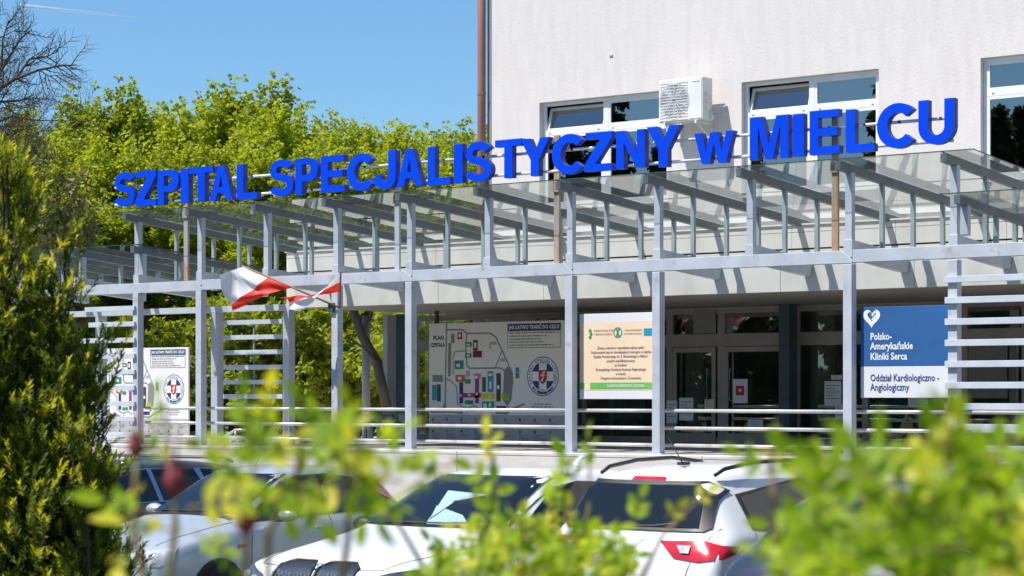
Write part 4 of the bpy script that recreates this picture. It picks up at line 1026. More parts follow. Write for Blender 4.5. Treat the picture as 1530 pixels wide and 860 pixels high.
# leaning trunk behind the terrace
o = wthing('leaning_tree', 'bare grey trunk leaning to the right behind the post and the navy column', 'tree', at(568, 600, 46.5), 0)
MB().tube([at(580,620,46.5)-o.location, at(563,540,46.5)-o.location, at(540,500,46.4)-o.location, at(524,450,46.3)-o.location, at(512,400,46.3)-o.location], .115, 10, .075).build('trunk', M['barkgrey'], o, smooth=True)
mb = MB(); 
for (a, b, c) in (((540,500),(555,470),(560,440)),((563,540),(545,520),(520,505)),((524,450),(510,430),(498,424))): mb.tube([at(*a,46.4)-o.location, at(*b,46.4)-o.location, at(*c,46.4)-o.location], .05, 6, .015)
mb.build('branch', M['barkgrey'], o, smooth=True)
# bare tree at the upper left
o = wthing('bare_tree', 'bare brown tree reaching in from the left edge against the sky', 'tree', (-15.2, 54, .9), 0)
mb = MB(); rg = random.Random(4)
def bare(p, d, ln, r, lev):
    pts = [p]; cur = p.copy(); dd = d.copy()
    n = 5
    for j in range(n):
        dd = (dd+Vector((rg.uniform(-.22,.22), rg.uniform(-.2,.2), rg.uniform(-.12,.22)))).normalized(); cur = cur+dd*ln/n; pts.append(cur.copy())
    mb.tube(pts, r, 6 if lev < 2 else 4, r*.35, cap=False)
    if lev >= 4: return
    for j in range(1, n+1):
        for q in range(2 if lev > 0 else 1):
            a = rg.choice((-1,1))*rg.uniform(.45,1.0); ax = Vector((rg.uniform(-.3,.3), 1, rg.uniform(-.3,.3))); nd = Matrix.Rotation(a, 3, ax.normalized()) @ dd
            bare(pts[j], nd, ln*rg.uniform(.38,.58), max(r*(.5-.05*j), .006), lev+1)
trunk_pts = [Vector((0,0,0)), Vector((.1,0,3)), Vector((.3,0,6)), Vector((.4,0,9))]
mb.tube(trunk_pts, .24, 10, .1)
for (zz, d, ln, r) in ((7.3,(1,0,.12),3.1,.085),(7.9,(1,-.2,.5),2.9,.075),(8.6,(.8,.1,.9),2.2,.06),(9,(.3,0,1),1.9,.06),(6.9,(1,.3,.0),2.4,.06),(8.2,(-1,0,.4),2.5,.07),(7.6,(.9,.4,.3),2.6,.06)):
    bare(Vector((.35,0,zz)), Vector(d).normalized(), ln, r, 1)
for path, r0 in (([(-40,175),(-10,140),(22,118),(58,104),(92,98),(114,96)],.06),([(-40,165),(-5,118),(14,82),(30,58),(48,44)],.055),([(22,118),(44,88),(70,84),(86,76)],.035),([(-30,170),(0,152),(28,150),(50,140)],.045),([(-20,140),(2,100),(4,60),(12,30)],.05),([(58,104),(74,114),(96,112)],.022)):
    pts = [at(px, py, 54)-o.location+Vector((0,rg.uniform(-.1,.1),0)) for px, py in path]
    mb.tube(pts, r0, 6, r0*.25, cap=False)
    for j in range(1, len(pts)):
        for q in range(3):
            p = pts[j-1].lerp(pts[j], rg.random()); d = (pts[j]-pts[j-1]).normalized(); nd = Matrix.Rotation(rg.choice((-1,1))*rg.uniform(.4,1.0), 3, 'Y') @ d
            bare(p, nd, rg.uniform(.35,.75), .016, 3)
mb.build('branches', M['bark'], o, smooth=True)
# dark conifers away to the left: they are what the upper windows mirror
CG = 'dark conifers left of the picture'
con = None
for k, (x, y, h) in enumerate(((-42,17,17),(-47,24,14),(-40,30,12),(-52,12,18),(-45,36,15),(-55,28,19),(-38,22,9.5),(-60,20,20),(-48,5,16),(-43,41,11),(-57,38,17),(-50,32,13),(-62,10,19),(-39,11,13),(-52,44,15),(-66,30,20),(-45,-4,17),(-44,13,14.5),(-47.5,10,15))):
    if con is None:
        con = wthing('conifer', 'dark conifer off to the left, mirrored in the hospital windows', 'tree', (x,y,0), 0, CG)
        MB().tube([(0,0,0),(0,0,5),(0,0,10)], .2, 8, .03).build('trunk', M['bark'], con, smooth=True)
        tips = []
        for j in range(70):
            f = (j+.5)/70; a = j*2.4; rad = 2.4*(1-f)**.85*random.uniform(.5,1.05); tips.append((Vector((rad*math.cos(a), rad*math.sin(a), .8+9.4*f)), .75*(1-f)+.15))
        link('crown', crown_mesh(tips, 9000, .30, 77, M['leafD'], .5, top_twigs=False), con); o = con
    else: o = copy_tree(con)
    o.location = (x, y, 0); o.scale = (h/10*.9, h/10*.9, h/10); o.rotation_euler = (0,0,k*1.3)

# tall evergreen shrub in the left foreground: upright shoots set with needles
def yew():
    rg = np.random.default_rng(21)
    YD = 13.0
    cols = [(-30,250,170),(8,262,70),(15,235,50),(97,350,44),(95,440,62),(55,420,100),(122,480,54),(20,520,150),(98,560,100),(140,640,52),(60,680,150),(132,730,66),(40,800,190),(152,800,54),(-60,400,200),(-100,600,260),(100,640,90),(165,850,54)]
    o = wthing('evergreen_shrub', 'tall dark green needle-leaved shrub with bright young tips at the left edge', 'shrub', ((-20-CX)/FPX*YD, YD, ground_h(-2.3,YD)), 0)
    base = np.array(o.location)
    stems = MB(); P = []; D = []; LN = []; EX = []
    px2m = YD/FPX
    for (px, top, wpx) in cols:
        dY = rg.uniform(-.3,.4)
        x0 = (px-CX)*px2m; ztop = ZC+(HY-top)*px2m; rad = wpx*px2m*.5
        zb = max(.1, ztop-3.0)
        stems.tube([(x0-base[0]+rg.normal()*.1, dY, zb-base[2]-.1),(x0-base[0]+.02, dY, (zb+ztop)/2-base[2]),(x0-base[0], dY, ztop-base[2]-.05)], .026, 6, .006)
        nbr = int(16*max(1, wpx/60))                       # upright side branches, each set with sprays of shoots
        for b_ in range(nbr):
            f = (b_+rg.uniform(0,1))/nbr; zs = ztop-.08-f*(ztop-zb)*.95
            prof = min(1, .18+1.5*(ztop-zs)/max(.3, rad*3.4))
            a = rg.uniform(0,2*math.pi); L = rad*prof*rg.uniform(.75,1.25); up = rg.uniform(.35,.75)
            st = np.array((x0, YD+dY, zs-.25*up)); en = np.array((x0+L*math.cos(a), YD+dY+L*math.sin(a), zs+.22*up+L*.5))
            stems.tube([tuple(st-base), tuple((st+en)/2-base+np.array((0,0,-.03))), tuple(en-base)], .009, 5, .003, cap=False)
            for k in range(15):
                g = rg.uniform(.25,1.0)**.7; p = st+(en-st)*g+rg.normal(size=3)*.045
                d = (en-st)/np.linalg.norm(en-st)*.5+np.array((math.cos(a)*.35, math.sin(a)*.35, .75))+rg.normal(size=3)*.33
                P.append(p-base); D.append(d/np.linalg.norm(d)); LN.append(rg.uniform(.08,.20)); EX.append(g)
    P = np.array(P); D = np.array(D); n = len(P); ln = np.array(LN); EX = np.array(EX); NN = 24
    pos = []; dirs = []; nrm = []; tip = []
    for k in range(NN):
        f = (k+.5)/NN; a = k*2.4+rg.uniform(0,6.28,n)*.2
        h = np.where(np.abs(D[:,2:3]) < .95, np.array((0,0,1.0)), np.array((1.0,0,0)))
        s = np.cross(D, h); s /= np.linalg.norm(s, axis=1, keepdims=True); u = np.cross(s, D)
        ra = s*np.cos(a)[:,None]+u*np.sin(a)[:,None]
        pos.append(P+D*(f*ln)[:,None]); dirs.append(D*(.55+.5*f)+ra*(1.0-.4*f)); nrm.append(D-ra*.2); tip.append(np.full(n, f))
    pos = np.concatenate(pos); dirs = np.concatenate(dirs); nrm = np.concatenate(nrm); tip = np.concatenate(tip)
    young = (np.tile(rg.uniform(0,1,n)-.35*(EX-.6), NN) < .33) & (tip > .5)
    sz = rg.uniform(.032,.050,len(pos))
    for nm, sel, m in (('needles', ~young, 'yew'), ('young_needles', young, 'yewtip')):
        link(nm, scatter_mesh(nm, [(v[0]*1.35,v[1],v[2]) for v in NEEDLE[0]], NEEDLE[1], pos[sel], basis(dirs[sel], nrm[sel]), sz[sel], M[m]), o)
    for k in range(0, n, 2):
        p = P[k]; stems.tube([tuple(p-D[k]*.06), tuple(p+D[k]*ln[k]*.95)], .0035, 4, .0014, cap=False)
    stems.build('stems', M['bark'], o)
yew()

# rose bushes close to the camera
ROSELEAF = ([(0,0,0),(.15,.12,.03),(.26,.36,.05),(.23,.66,.03),(0,1,-.10),(-.23,.66,.03),(-.26,.36,.05),(-.15,.12,.03),(0,.36,-.03),(0,.68,-.05)],
            [(0,1,8),(1,2,8),(2,9,8),(2,3,9),(3,4,9),(4,5,9),(5,6,9),(6,8,9),(6,7,8),(7,0,8)])
def rose_sprays(specs, seed):
    """specs: (px, py, distance, size of leaflet, heading angle in the picture, number of leaflet pairs, kind)"""
    rg = np.random.default_rng(seed)
    groups = {'rose': [], 'roseY': []}; canes = MB()
    for (px, py, Yd, sz, ang, pairs, kind) in specs:
        c = np.array(at(px, py, Yd)); d = np.array((math.cos(ang), rg.uniform(-.5,.3), math.sin(ang))); d /= np.linalg.norm(d)
        nr = np.array((rg.normal()*.5-.25, -.75+rg.normal()*.45, .75+rg.normal()*.4)); nr /= np.linalg.norm(nr)
        s = np.cross(d, nr); s /= np.linalg.norm(s)
        rach = sz*(.55*pairs+.3)
        canes.tube([tuple(c-d*sz*.5), tuple(c+d*rach*.5-np.array((0,0,.03*sz))), tuple(c+d*rach)], .0016, 5, .0009, cap=False)
        for k in range(pairs):
            b = c+d*sz*(.25+.55*k)
            for sg in (-1, 1):
                dd = d*.55+s*sg*.85+rg.normal(size=3)*.12; groups[kind].append((b, dd, nr+rg.normal(size=3)*.22, sz*rg.uniform(.78,1.05)))
        groups[kind].append((c+d*rach*.96, d+rg.normal(size=3)*.1, nr+rg.normal(size=3)*.15, sz*rg.uniform(1.0,1.2)))
    return groups, canes
def rose_bush(label, base_px, base_Y, specs, seed, canes_to, hips=()):
    bp = at(base_px, 900, base_Y); gz = ground_h(bp.x, bp.y)
    o = wthing('rose_bush', label, 'bush', (bp.x, bp.y, gz), 0)
    off = np.array(o.location); g, cn = rose_sprays(specs, seed)
    for kind, L in g.items():
        if not L: continue
        pos = np.array([l[0] for l in L])-off; me = scatter_mesh('leaves', *ROSELEAF, pos, basis(np.array([l[1] for l in L]), np.array([l[2] for l in L])), np.array([l[3] for l in L]), M[kind])
        me.polygons.foreach_set('use_smooth', [True]*len(me.polygons)); link('leaves' if kind == 'rose' else 'young_leaves', me, o)
    for (path) in canes_to:
        pts = [Vector(at(*p)) for p in path]; root = Vector((bp.x+random.uniform(-.15,.15), bp.y, gz)); first = pts[0]
        cn.tube([root, root.lerp(first,.5)+Vector((0,0,.15)), *pts], .0065, 7, .0022)
    cn.v = [(v[0]-off[0], v[1]-off[1], v[2]-off[2]) for v in cn.v]
    cn.build('canes', M['cane'], o, smooth=True)
    for (px, py, Yd, r) in hips:
        c = Vector(at(px, py, Yd))-Vector(off); prof = [(.15,-.95),(.62,-.55),(.85,-.05),(.80,.35),(.45,.75),(.25,1.0)]
        mb = MB(); n = 12
        mb.v = [(c.x+rr_*r*math.cos(6.283*j/n)*(1+.15*math.sin(3*j+i)), c.y+rr_*r*math.sin(6.283*j/n), c.z+zz*r*1.25) for i, (rr_, zz) in enumerate(prof) for j in range(n)]
        mb.f = [(i*n+j, i*n+(j+1)%n, (i+1)*n+(j+1)%n, (i+1)*n+j) for i in range(len(prof)-1) for j in range(n)]+[tuple(range(n-1,-1,-1)), tuple((len(prof)-1)*n+j for j in range(n))]; mb.mi = [0]*len(mb.f)
        for j in range(6): a = j*1.05; mb.tube([(c.x,c.y,c.z+r*1.1),(c.x+r*.7*math.cos(a),c.y+r*.7*math.sin(a),c.z+r*1.35),(c.x+r*1.1*math.cos(a),c.y+r*1.1*math.sin(a),c.z+r*.9)], .0025, 4, .001)
        mb.tube([(c.x,c.y,c.z+1.2*r),(c.x+.004,c.y,c.z+3.6*r)], .002, 5)
        mb.build('withered_head', M['hip'], o, smooth=True)
    return o
pi = math.pi
rs = random.Random(12)
def cloud(n, x0, x1, topf, Y0, Y1, s0, s1, young=.12, ybot=880):
    out = []
    for _ in range(n):
        x = rs.uniform(x0, x1); t = topf(x); y = t+(ybot-t)*rs.random()**.85
        out.append((x, y, rs.uniform(Y0,Y1), rs.uniform(s0,s1), rs.uniform(-.3,pi+.3) if rs.random() < .75 else rs.uniform(-pi,pi), rs.choice((2,2,3)), 'roseY' if rs.random() < young else 'rose'))
    return out
# left: loose sprays with withered heads
specsL = [(235,640,2.6,.028,1.5,2,'rose'),(250,690,2.6,.026,2.4,2,'rose'),(205,745,2.7,.022,1.6,1,'roseY'),(215,760,2.5,.034,2.9,2,'rose'),(300,755,2.5,.034,.2,3,'roseY'),(250,790,2.5,.036,3.0,2,'roseY'),(185,820,2.5,.030,-1.9,2,'roseY'),(330,735,2.6,.030,1.0,2,'rose'),(360,720,2.6,.026,2.4,2,'rose'),(300,800,2.7,.026,-.5,2,'rose'),(330,810,2.7,.024,-1.2,2,'rose'),(375,640,2.5,.026,1.7,2,'rose'),(395,630,2.5,.028,1.4,2,'roseY'),(430,680,2.5,.034,2.9,3,'rose'),(450,655,2.5,.032,.3,2,'rose'),(470,700,2.5,.034,1.1,2,'rose'),(500,660,2.5,.030,-.4,2,'rose'),(520,690,2.5,.032,-.8,2,'rose'),(545,725,2.5,.030,-1.6,2,'rose'),(510,740,2.6,.028,3.3,2,'roseY'),(420,720,2.5,.030,-1.4,2,'rose'),(350,670,2.6,.026,3.0,2,'roseY'),(590,700,2.6,.026,.4,2,'rose'),(400,690,2.6,.03,.6,2,'roseY'),(480,640,2.5,.030,2.2,2,'rose'),(560,665,2.55,.03,.5,2,'rose'),(535,650,2.55,.028,1.9,2,'roseY'),(455,735,2.5,.03,-1.0,2,'rose'),(570,745,2.6,.028,-.6,2,'rose'),(420,640,2.55,.03,2.8,2,'rose')]
for _ in range(13):
    specsL.append((rs.gauss(470,85), rs.gauss(690,38), rs.uniform(2.4,2.8), rs.uniform(.024,.036), rs.uniform(-1.2,3.6), 2, 'roseY' if rs.random() < .35 else 'rose'))
rose_bush('loose rose bush with withered dark red heads, left of the middle', 330, 2.6, specsL, 3, [[(262,780,2.6),(255,700,2.6),(245,600,2.6)],[(400,800,2.6),(440,720,2.55),(455,650,2.5)],[(520,800,2.6),(520,730,2.5),(505,655,2.5)],[(365,860,2.6),(372,760,2.6),(385,630,2.55)],[(200,800,2.6),(202,740,2.6),(203,690,2.6)]], hips=((203,668,2.6,.0115),(262,718,2.6,.0155),(367,778,2.6,.0145),(500,668,2.5,.011)))
# middle
tm = lambda x: 772+ (abs(x-785)/150)**2*75
specsM = cloud(150, 645, 930, tm, 3.2, 4.2, .020, .031, .16)
specsM += [(660,695,3.3,.034,3.1,3,'rose'),(735,690,3.3,.032,1.7,2,'roseY'),(745,725,3.3,.034,2.6,2,'rose'),(860,720,3.5,.034,2.0,2,'rose'),(880,700,3.5,.034,1.6,2,'rose'),(1000,770,3.4,.022,.8,1,'roseY'),(945,775,3.4,.026,1.2,2,'rose'),(700,745,3.4,.032,.2,2,'rose'),(820,760,3.4,.034,1.3,3,'rose'),(1040,745,3.4,.024,.5,1,'roseY')]
rose_bush('dense rose bush in the middle foreground in front of the white cars', 790, 3.6, specsM, 4, [[(700,860,3.5),(735,760,3.4),(738,680,3.3)],[(860,850,3.5),(880,760,3.5),(882,700,3.5)],[(960,860,3.4),(990,800,3.4),(1045,745,3.4)],[(780,860,3.5),(790,780,3.5)],[(640,860,3.4),(600,790,3.4),(545,735,3.4)]])
# right
tr_ = lambda x: (895-(x-1090)*.75 if x < 1190 else (820-(x-1190)*.85 if x < 1300 else 735))
specsR = cloud(32, 1150, 1300, tr_, 2.2, 3.1, .022, .034, .15)+cloud(85, 1270, 1570, lambda x: 700, 2.0, 2.8, .026, .040, .15)
specsR += [(1390,715,2.2,.034,1.6,2,'rose'),(1405,690,2.2,.032,1.2,2,'rose'),(1420,665,2.2,.028,1.9,2,'rose'),(1150,690,2.6,.024,1.4,1,'roseY'),(1162,705,2.6,.024,.5,1,'roseY'),(1140,700,2.6,.024,2.6,2,'rose'),(1230,720,2.3,.034,2.4,2,'rose'),(1290,720,2.2,.036,2.6,2,'rose'),(1340,715,2.2,.036,.8,2,'roseY'),(1480,720,2.2,.036,1.0,2,'rose'),(1500,740,2.2,.036,2.2,2,'rose'),(1200,700,2.5,.03,.6,2,'rose')]
rose_bush('large bright rose bush filling the lower right corner', 1330, 2.5, specsR, 5, [[(1160,860,2.6),(1155,760,2.6),(1153,665,2.6)],[(1400,860,2.3),(1405,740,2.2),(1418,620,2.2)],[(1500,860,2.3),(1495,760,2.2),(1490,670,2.2)],[(1250,860,2.4),(1240,790,2.4),(1235,720,2.4)]])

# ------------------------------------------------------------------ parked cars
def make_shell(st, sub_lv=2):
    """loft a car body from stations; local axes: x from nose to tail, y across, z up"""
    bm = bmesh.new(); rows = []
    for (x, w, zb, belt, top, tw) in st:
        half = [(0,zb),(.70*w,zb),(.955*w,zb+.06),(w,zb+.22),(w,(zb+.22)*.45+belt*.55),(.975*w,belt-.03),(.93*w,belt+.02),(tw,top-(top-belt)*.10-.01),(tw*.86,top-.012),(tw*.45,top+.004),(0,top+.008)]
        ring = half+[(-p[0], p[1]) for p in half[-2:0:-1]]
        rows.append([bm.verts.new((x, p[0], p[1])) for p in ring])
    n = len(rows[0])
    for a, b in zip(rows, rows[1:]):
        for j in range(n): bm.faces.new((a[j], a[(j+1)%n], b[(j+1)%n], b[j]))
    bm.faces.new(rows[0][::-1]); bm.faces.new(rows[-1])
    bmesh.ops.recalc_face_normals(bm, faces=bm.faces)
    me = bpy.data.meshes.new('shell'); bm.to_mesh(me); bm.free()
    ob = bpy.data.objects.new('shell', me); COL.objects.link(ob)
    md = ob.modifiers.new('s', 'SUBSURF'); md.levels = sub_lv; md.render_levels = sub_lv
    dg = bpy.context.evaluated_depsgraph_get(); dg.update()
    m2 = bpy.data.meshes.new_from_object(ob.evaluated_get(dg))
    bpy.data.objects.remove(ob); bpy.data.meshes.remove(me)
    m2.polygons.foreach_set('use_smooth', [True]*len(m2.polygons))
    return m2
class Car:
    def __init__(self, label, cat_name, loc, ang, st, paint, group='cars parked below the terrace'):
        self.o = wthing(cat_name, label, 'car', loc, ang, group)
        self.me = make_shell(st); self.me.materials.append(M[paint]); self.paint = paint
        self.body = link('body', self.me, self.o)
        self.bvh = BVHTree.FromPolygons([tuple(v.co) for v in self.me.vertices], [tuple(p.vertices) for p in self.me.polygons])
        self.st = st
    def hit(self, a, b, axis, side):
        """project the 2-D point onto the body along an axis; returns point and normal"""
        if axis == 'y': o, d = Vector((a, 3*side, b)), Vector((0,-side,0))
        elif axis == 'x': o, d = Vector((6*side if side > 0 else -2, a, b)), Vector((-side,0,0))
        else: o, d = Vector((a, b, 4)), Vector((0,0,-1))
        r = self.bvh.ray_cast(o, d)
        if r[0] is None: return None
        n = r[1]
        if n.dot(d) > 0: n = -n
        return r[0], n
    def patch(self, name, mat, outline, axis, side=1, off=.006, parent=None, rings=6, dens=.06, smooth=True):
        """a fitted panel (glass, lamp, trim) lying on the body inside the outline"""
        pts = []
        m = len(outline)
        for i in range(m):
            a, b = Vector(outline[i]), Vector(outline[(i+1)%m]); k = max(1, int((b-a).length/dens))
            for j in range(k): pts.append(a.lerp(b, j/k))
        c = sum(pts, Vector((0,0)))/len(pts); n = len(pts); mb = MB(); ok = True
        V = []
        for r_ in range(rings+1):
            f = 1-r_/(rings+.0)
            for p in (pts if r_ < rings else [c]):
                q = c.lerp(p, f) if r_ < rings else c
                h = self.hit(q.x, q.y, axis, side)
                if h is None:
                    V.append(None); continue
                V.append(h[0]+h[1]*off)
        # repair misses with the nearest good point
        good = [v for v in V if v is not None]
        V = [v if v is not None else good[0] for v in V]
        mb.v = [tuple(v) for v in V]
        for r_ in range(rings-1):
            for j in range(n): mb.f.append((r_*n+j, r_*n+(j+1)%n, (r_+1)*n+(j+1)%n, (r_+1)*n+j))
        for j in range(n): mb.f.append(((rings-1)*n+j, (rings-1)*n+(j+1)%n, rings*n))
        mb.mi = [0]*len(mb.f)
        # face outward
        f0 = mb.f[len(mb.f)//2]; A = [Vector(mb.v[i]) for i in f0]; nn = (A[1]-A[0]).cross(A[2]-A[0])
        h = self.hit(c.x, c.y, axis, side)
        if h and nn.dot(h[1]) < 0: mb.f = [f[::-1] for f in mb.f]
        return mb.build(name, M[mat], parent or self.o, smooth=smooth)
    def seam(self, pts, axis, side=1, w=.007, name='panel_gap'):
        mb = MB(); P = []
        for a, b in zip(pts, pts[1:]):
            k = max(2, int((Vector(b)-Vector(a)).length/.06))
            for j in range(k): q = Vector(a).lerp(Vector(b), j/k); h = self.hit(q.x, q.y, axis, side); P.append(h[0]+h[1]*.001 if h else None)
        h = self.hit(*pts[-1], axis, side); P.append(h[0]+h[1]*.001 if h else None); P = [p for p in P if p]
        return mb.tube(P, w/2, 5).build(name, M['trim'], self.o)
    def wheel(self, x, side, r=.31, half=.88):
        w = wthing('wheel', None, None, (x, side*(half-.10), r)); w.parent = self.o; ORIG[w.name] = (0,0,0)
        mb = MB(); n = 28; prof = [(.60,-.09),(.93,-.10),(1.0,-.06),(1.0,.06),(.93,.10),(.60,.09)]
        mb.v = [(q*r*math.cos(6.283*j/n), yy, q*r*math.sin(6.283*j/n)) for q, yy in prof for j in range(n)]
        mb.f = [(i*n+j, i*n+(j+1)%n, (i+1)*n+(j+1)%n, (i+1)*n+j) for i in range(5) for j in range(n)]; mb.mi = [0]*len(mb.f); mb.build('tyre', M['tyre'], w, smooth=True)
        mb = MB(); yy = side*.085; mb.tube([(0,yy-.03*side,0),(0,yy,0)], .06, 12)
        for k in range(5):
            a = k*1.2566; d = (math.cos(a), math.sin(a)); e = (-d[1]*.03, d[0]*.03)
            mb.add([(d[0]*.04+e[0],yy,d[1]*.04+e[1]),(d[0]*.04-e[0],yy,d[1]*.04-e[1]),(d[0]*r*.64-e[0]*1.5,yy-.02*side,d[1]*r*.64-e[1]*1.5),(d[0]*r*.64+e[0]*1.5,yy-.02*side,d[1]*r*.64+e[1]*1.5)], [(0,1,2,3),(3,2,1,0)])
        mb.build('rim', M['rim'], w)
        return w
    def arch(self, x, r, side, zc=.31):
        return self.patch('wheel_arch', 'trim', [(x+r*math.cos(a*6.283/20), zc+r*math.sin(a*6.283/20)) for a in range(20) if zc+r*math.sin(a*6.283/20) > .20], 'y', side, .004)
    def mirror(self, x, y, z, side, mat):
        mb = MB(); n, k = 14, 8
        mb.v = [(x+.075*math.sin(math.pi*(i+.02)/(k+.04))*math.cos(6.283*j/n)*(1 if math.cos(6.283*j/n) < 0 else .55), y+side*(.12-.12*math.cos(math.pi*(i+.02)/(k+.04))), z+.068*math.sin(math.pi*(i+.02)/(k+.04))*math.sin(6.283*j/n)) for i in range(k+1) for j in range(n)]
        mb.f = [(i*n+j, i*n+(j+1)%n, (i+1)*n+(j+1)%n, (i+1)*n+j) for i in range(k) for j in range(n)]; mb.mi = [0]*len(mb.f)
        m = mb.build('wing_mirror', M[mat], self.o, smooth=True)
        q = MB().tube([(x+.02,y-.06*side,z-.055),(x+.02,y+.07*side,z-.045)], .022, 8); q.build('mirror_foot', M['trim'], m)
        return m
    def handle(self, x, z, side, mat='trim'):
        h = self.hit(x, z, 'y', side); p = h[0]
        MB().box(p.x-.09, p.x+.09, p.y-.01, p.y+.026 if side > 0 else p.y-.026, p.z-.014, p.z+.014).build('door_handle', M[mat], self.o, bevel=.008)
AN = math.atan2(ny, nx)
def wheels(c, xs, r, half):
    for x in xs:
        for s in (-1, 1): c.arch(x, r+.05, s, r); c.wheel(x, s, r, half)
CGR = 'cars parked below the terrace'
# --- white crossover, nose to the camera
st = [(0.0,.52,.34,.60,.66,.40),(.03,.68,.24,.80,.86,.52),(.16,.80,.20,.90,.955,.62),(.45,.875,.19,.945,1.01,.66),(.95,.905,.19,.985,1.085,.68),(1.33,.91,.19,1.01,1.15,.68),(1.50,.91,.19,1.02,1.22,.665),(2.12,.905,.19,1.04,1.545,.60),(2.45,.905,.19,1.05,1.60,.60),(3.3,.905,.19,1.07,1.59,.59),(3.85,.89,.20,1.08,1.53,.57),(4.25,.87,.24,1.02,1.13,.60),(4.42,.80,.34,.90,.96,.56),(4.45,.62,.42,.70,.78,.44)]
wx, wy = -1.45, 16.27
c = Car('white crossover car with twin dark grille openings, nose towards the camera', 'parked_car', (wx-.06, wy, 0), AN+R(1), st, 'cwhite', CGR)
c.patch('windscreen_surround', 'trim', [(-.70,1.165),(.70,1.165),(.585,1.545),(-.585,1.545)], 'x', -1, .004)
c.patch('windscreen', 'cglass', [(-.665,1.175),(.665,1.175),(.555,1.53),(-.555,1.53)], 'x', -1, .008, rings=8)
c.patch('sunshade', 'sunshade', [(-.42,1.18),(-.02,1.18),(.10,1.31),(-.25,1.25)], 'x', -1, .0095)
c.patch('sunshade', 'sunshade', [(.0,1.19),(.16,1.42),(-.28,1.40),(.05,1.33)], 'x', -1, .0100)
for s in (-1,1):
    c.patch('side_window', 'cglass', [(1.52,1.09),(3.55,1.13),(3.72,1.22),(3.45,1.46),(2.6,1.50),(2.25,1.46)], 'y', s, .005, rings=7)
    c.patch('grille', 'trim', [(s*.025,.925),(s*.08,.962),(s*.30,.962),(s*.385,.93),(s*.385,.70),(s*.30,.64),(s*.08,.66),(s*.02,.74)], 'x', -1, .006, dens=.03)
    mb = MB()
    for k in range(9):
        y = s*(.05+.038*k); P = []
        for z in (.69,.74,.80,.86,.915,.94):
            h = c.hit(y, z, 'x', -1)
            if h: P.append(h[0]+Vector((-.012,0,0)))
        if len(P) > 2: mb.tube(P, .006, 5)
    mb.build('grille_slat', M['chrome'], c.o)
    edge = [(s*.025,.925),(s*.08,.962),(s*.30,.962),(s*.385,.93),(s*.385,.70),(s*.30,.64),(s*.08,.66),(s*.02,.74),(s*.025,.925)]
    P = []
    for a, b in zip(edge, edge[1:]):
        for j in range(4): q = Vector(a).lerp(Vector(b), j/4); h = c.hit(q.x, q.y, 'x', -1); P.append(h[0]+Vector((-.010,0,0)))
    P.append(P[0]); MB().tube(P, .013, 6).build('grille_frame', M['trim'], c.o, smooth=True)
    c.patch('headlight', 'lampdark', [(s*.46,.80),(s*.50,.855),(s*.66,.905),(s*.80,.93),(s*.82,.86),(s*.72,.78),(s*.56,.765)], 'x', -1, .006, dens=.03)
    for (y, z) in ((s*.56,.815),(s*.67,.845)):
        h = c.hit(y, z, 'x', -1)
        if h: p = h[0]; MB().tube([(p.x-.02,p.y,p.z),(p.x-.008,p.y,p.z)], .036, 14).build('headlight_lens', M['lampclear'], c.o)
    c.mirror(1.85, s*.90, 1.13, s, 'trim'); c.seam([(.18,s*.60),(.6,s*.70),(1.1,s*.735),(1.40,s*.74)], 'z'); c.handle(2.3, .95, s)
    c.seam([(1.35,.5),(1.42,1.0)], 'y', s); c.seam([(2.42,.4),(2.46,1.05)], 'y', s)
c.seam([(.17,-.60),(.11,-.3),(.095,0),(.11,.3),(.17,.60)], 'z')
h = c.hit(.125, 0.0, 'z', 1)
if h:
    p = h[0]; nrm_ = h[1]
    q = p.to_tuple(); fr = Matrix.Translation(p+nrm_*.004) @ nrm_.to_track_quat('Z','X').to_matrix().to_4x4()
    def disc(r, z, seg=None, n=24):
        mb = MB(); a0, a1 = seg or (0, 360); k = n
        vs_ = [fr @ Vector((0,0,z))]+[fr @ Vector((r*math.cos(R(a0+(a1-a0)*i/k)), r*math.sin(R(a0+(a1-a0)*i/k)), z)) for i in range(k+1)]
        return vs_, [(0,i+1,i+2) for i in range(k)]
    mb = MB(); mb.add(*disc(.041, .0)); bd = mb.build('bonnet_badge', M['trim'], c.o)
    mb = MB(); mb.add(*disc(.027, .002)); mb.build('badge_white', M['white'], bd)
    mb = MB(); mb.add(*disc(.0265, .0035, (0,90), 8)); mb.add(*disc(.0265, .0035, (180,270), 8)); mb.build('badge_blue', M['c_cyan'], bd)
mb = MB(); n = 8
mb.tube([(3.45,0,1.60),(3.52,0,1.655),(3.62,0,1.668)], .03, 8, .012); mb.build('roof_aerial', M['cwhite'], c.o, smooth=True)
P = [c.hit(y, z, 'x', -1)[0]+Vector((-.015,0,.01)) for y, z in ((.45,1.18),(.2,1.185),(-.15,1.19),(-.45,1.20))]; MB().tube(P, .008, 6).build('wiper', M['trim'], c.o)
P = [c.hit(y, z, 'x', -1)[0]+Vector((-.015,0,.01)) for y, z in ((-.2,1.178),(-.45,1.182),(-.62,1.19))]; MB().tube(P, .008, 6).build('wiper', M['trim'], c.o)
wheels(c, (.80, 3.48), .33, .905)
MB().box(-.03,.02,-.26,.26,.42,.53).build('number_plate', M['white'], c.o, bevel=.004)
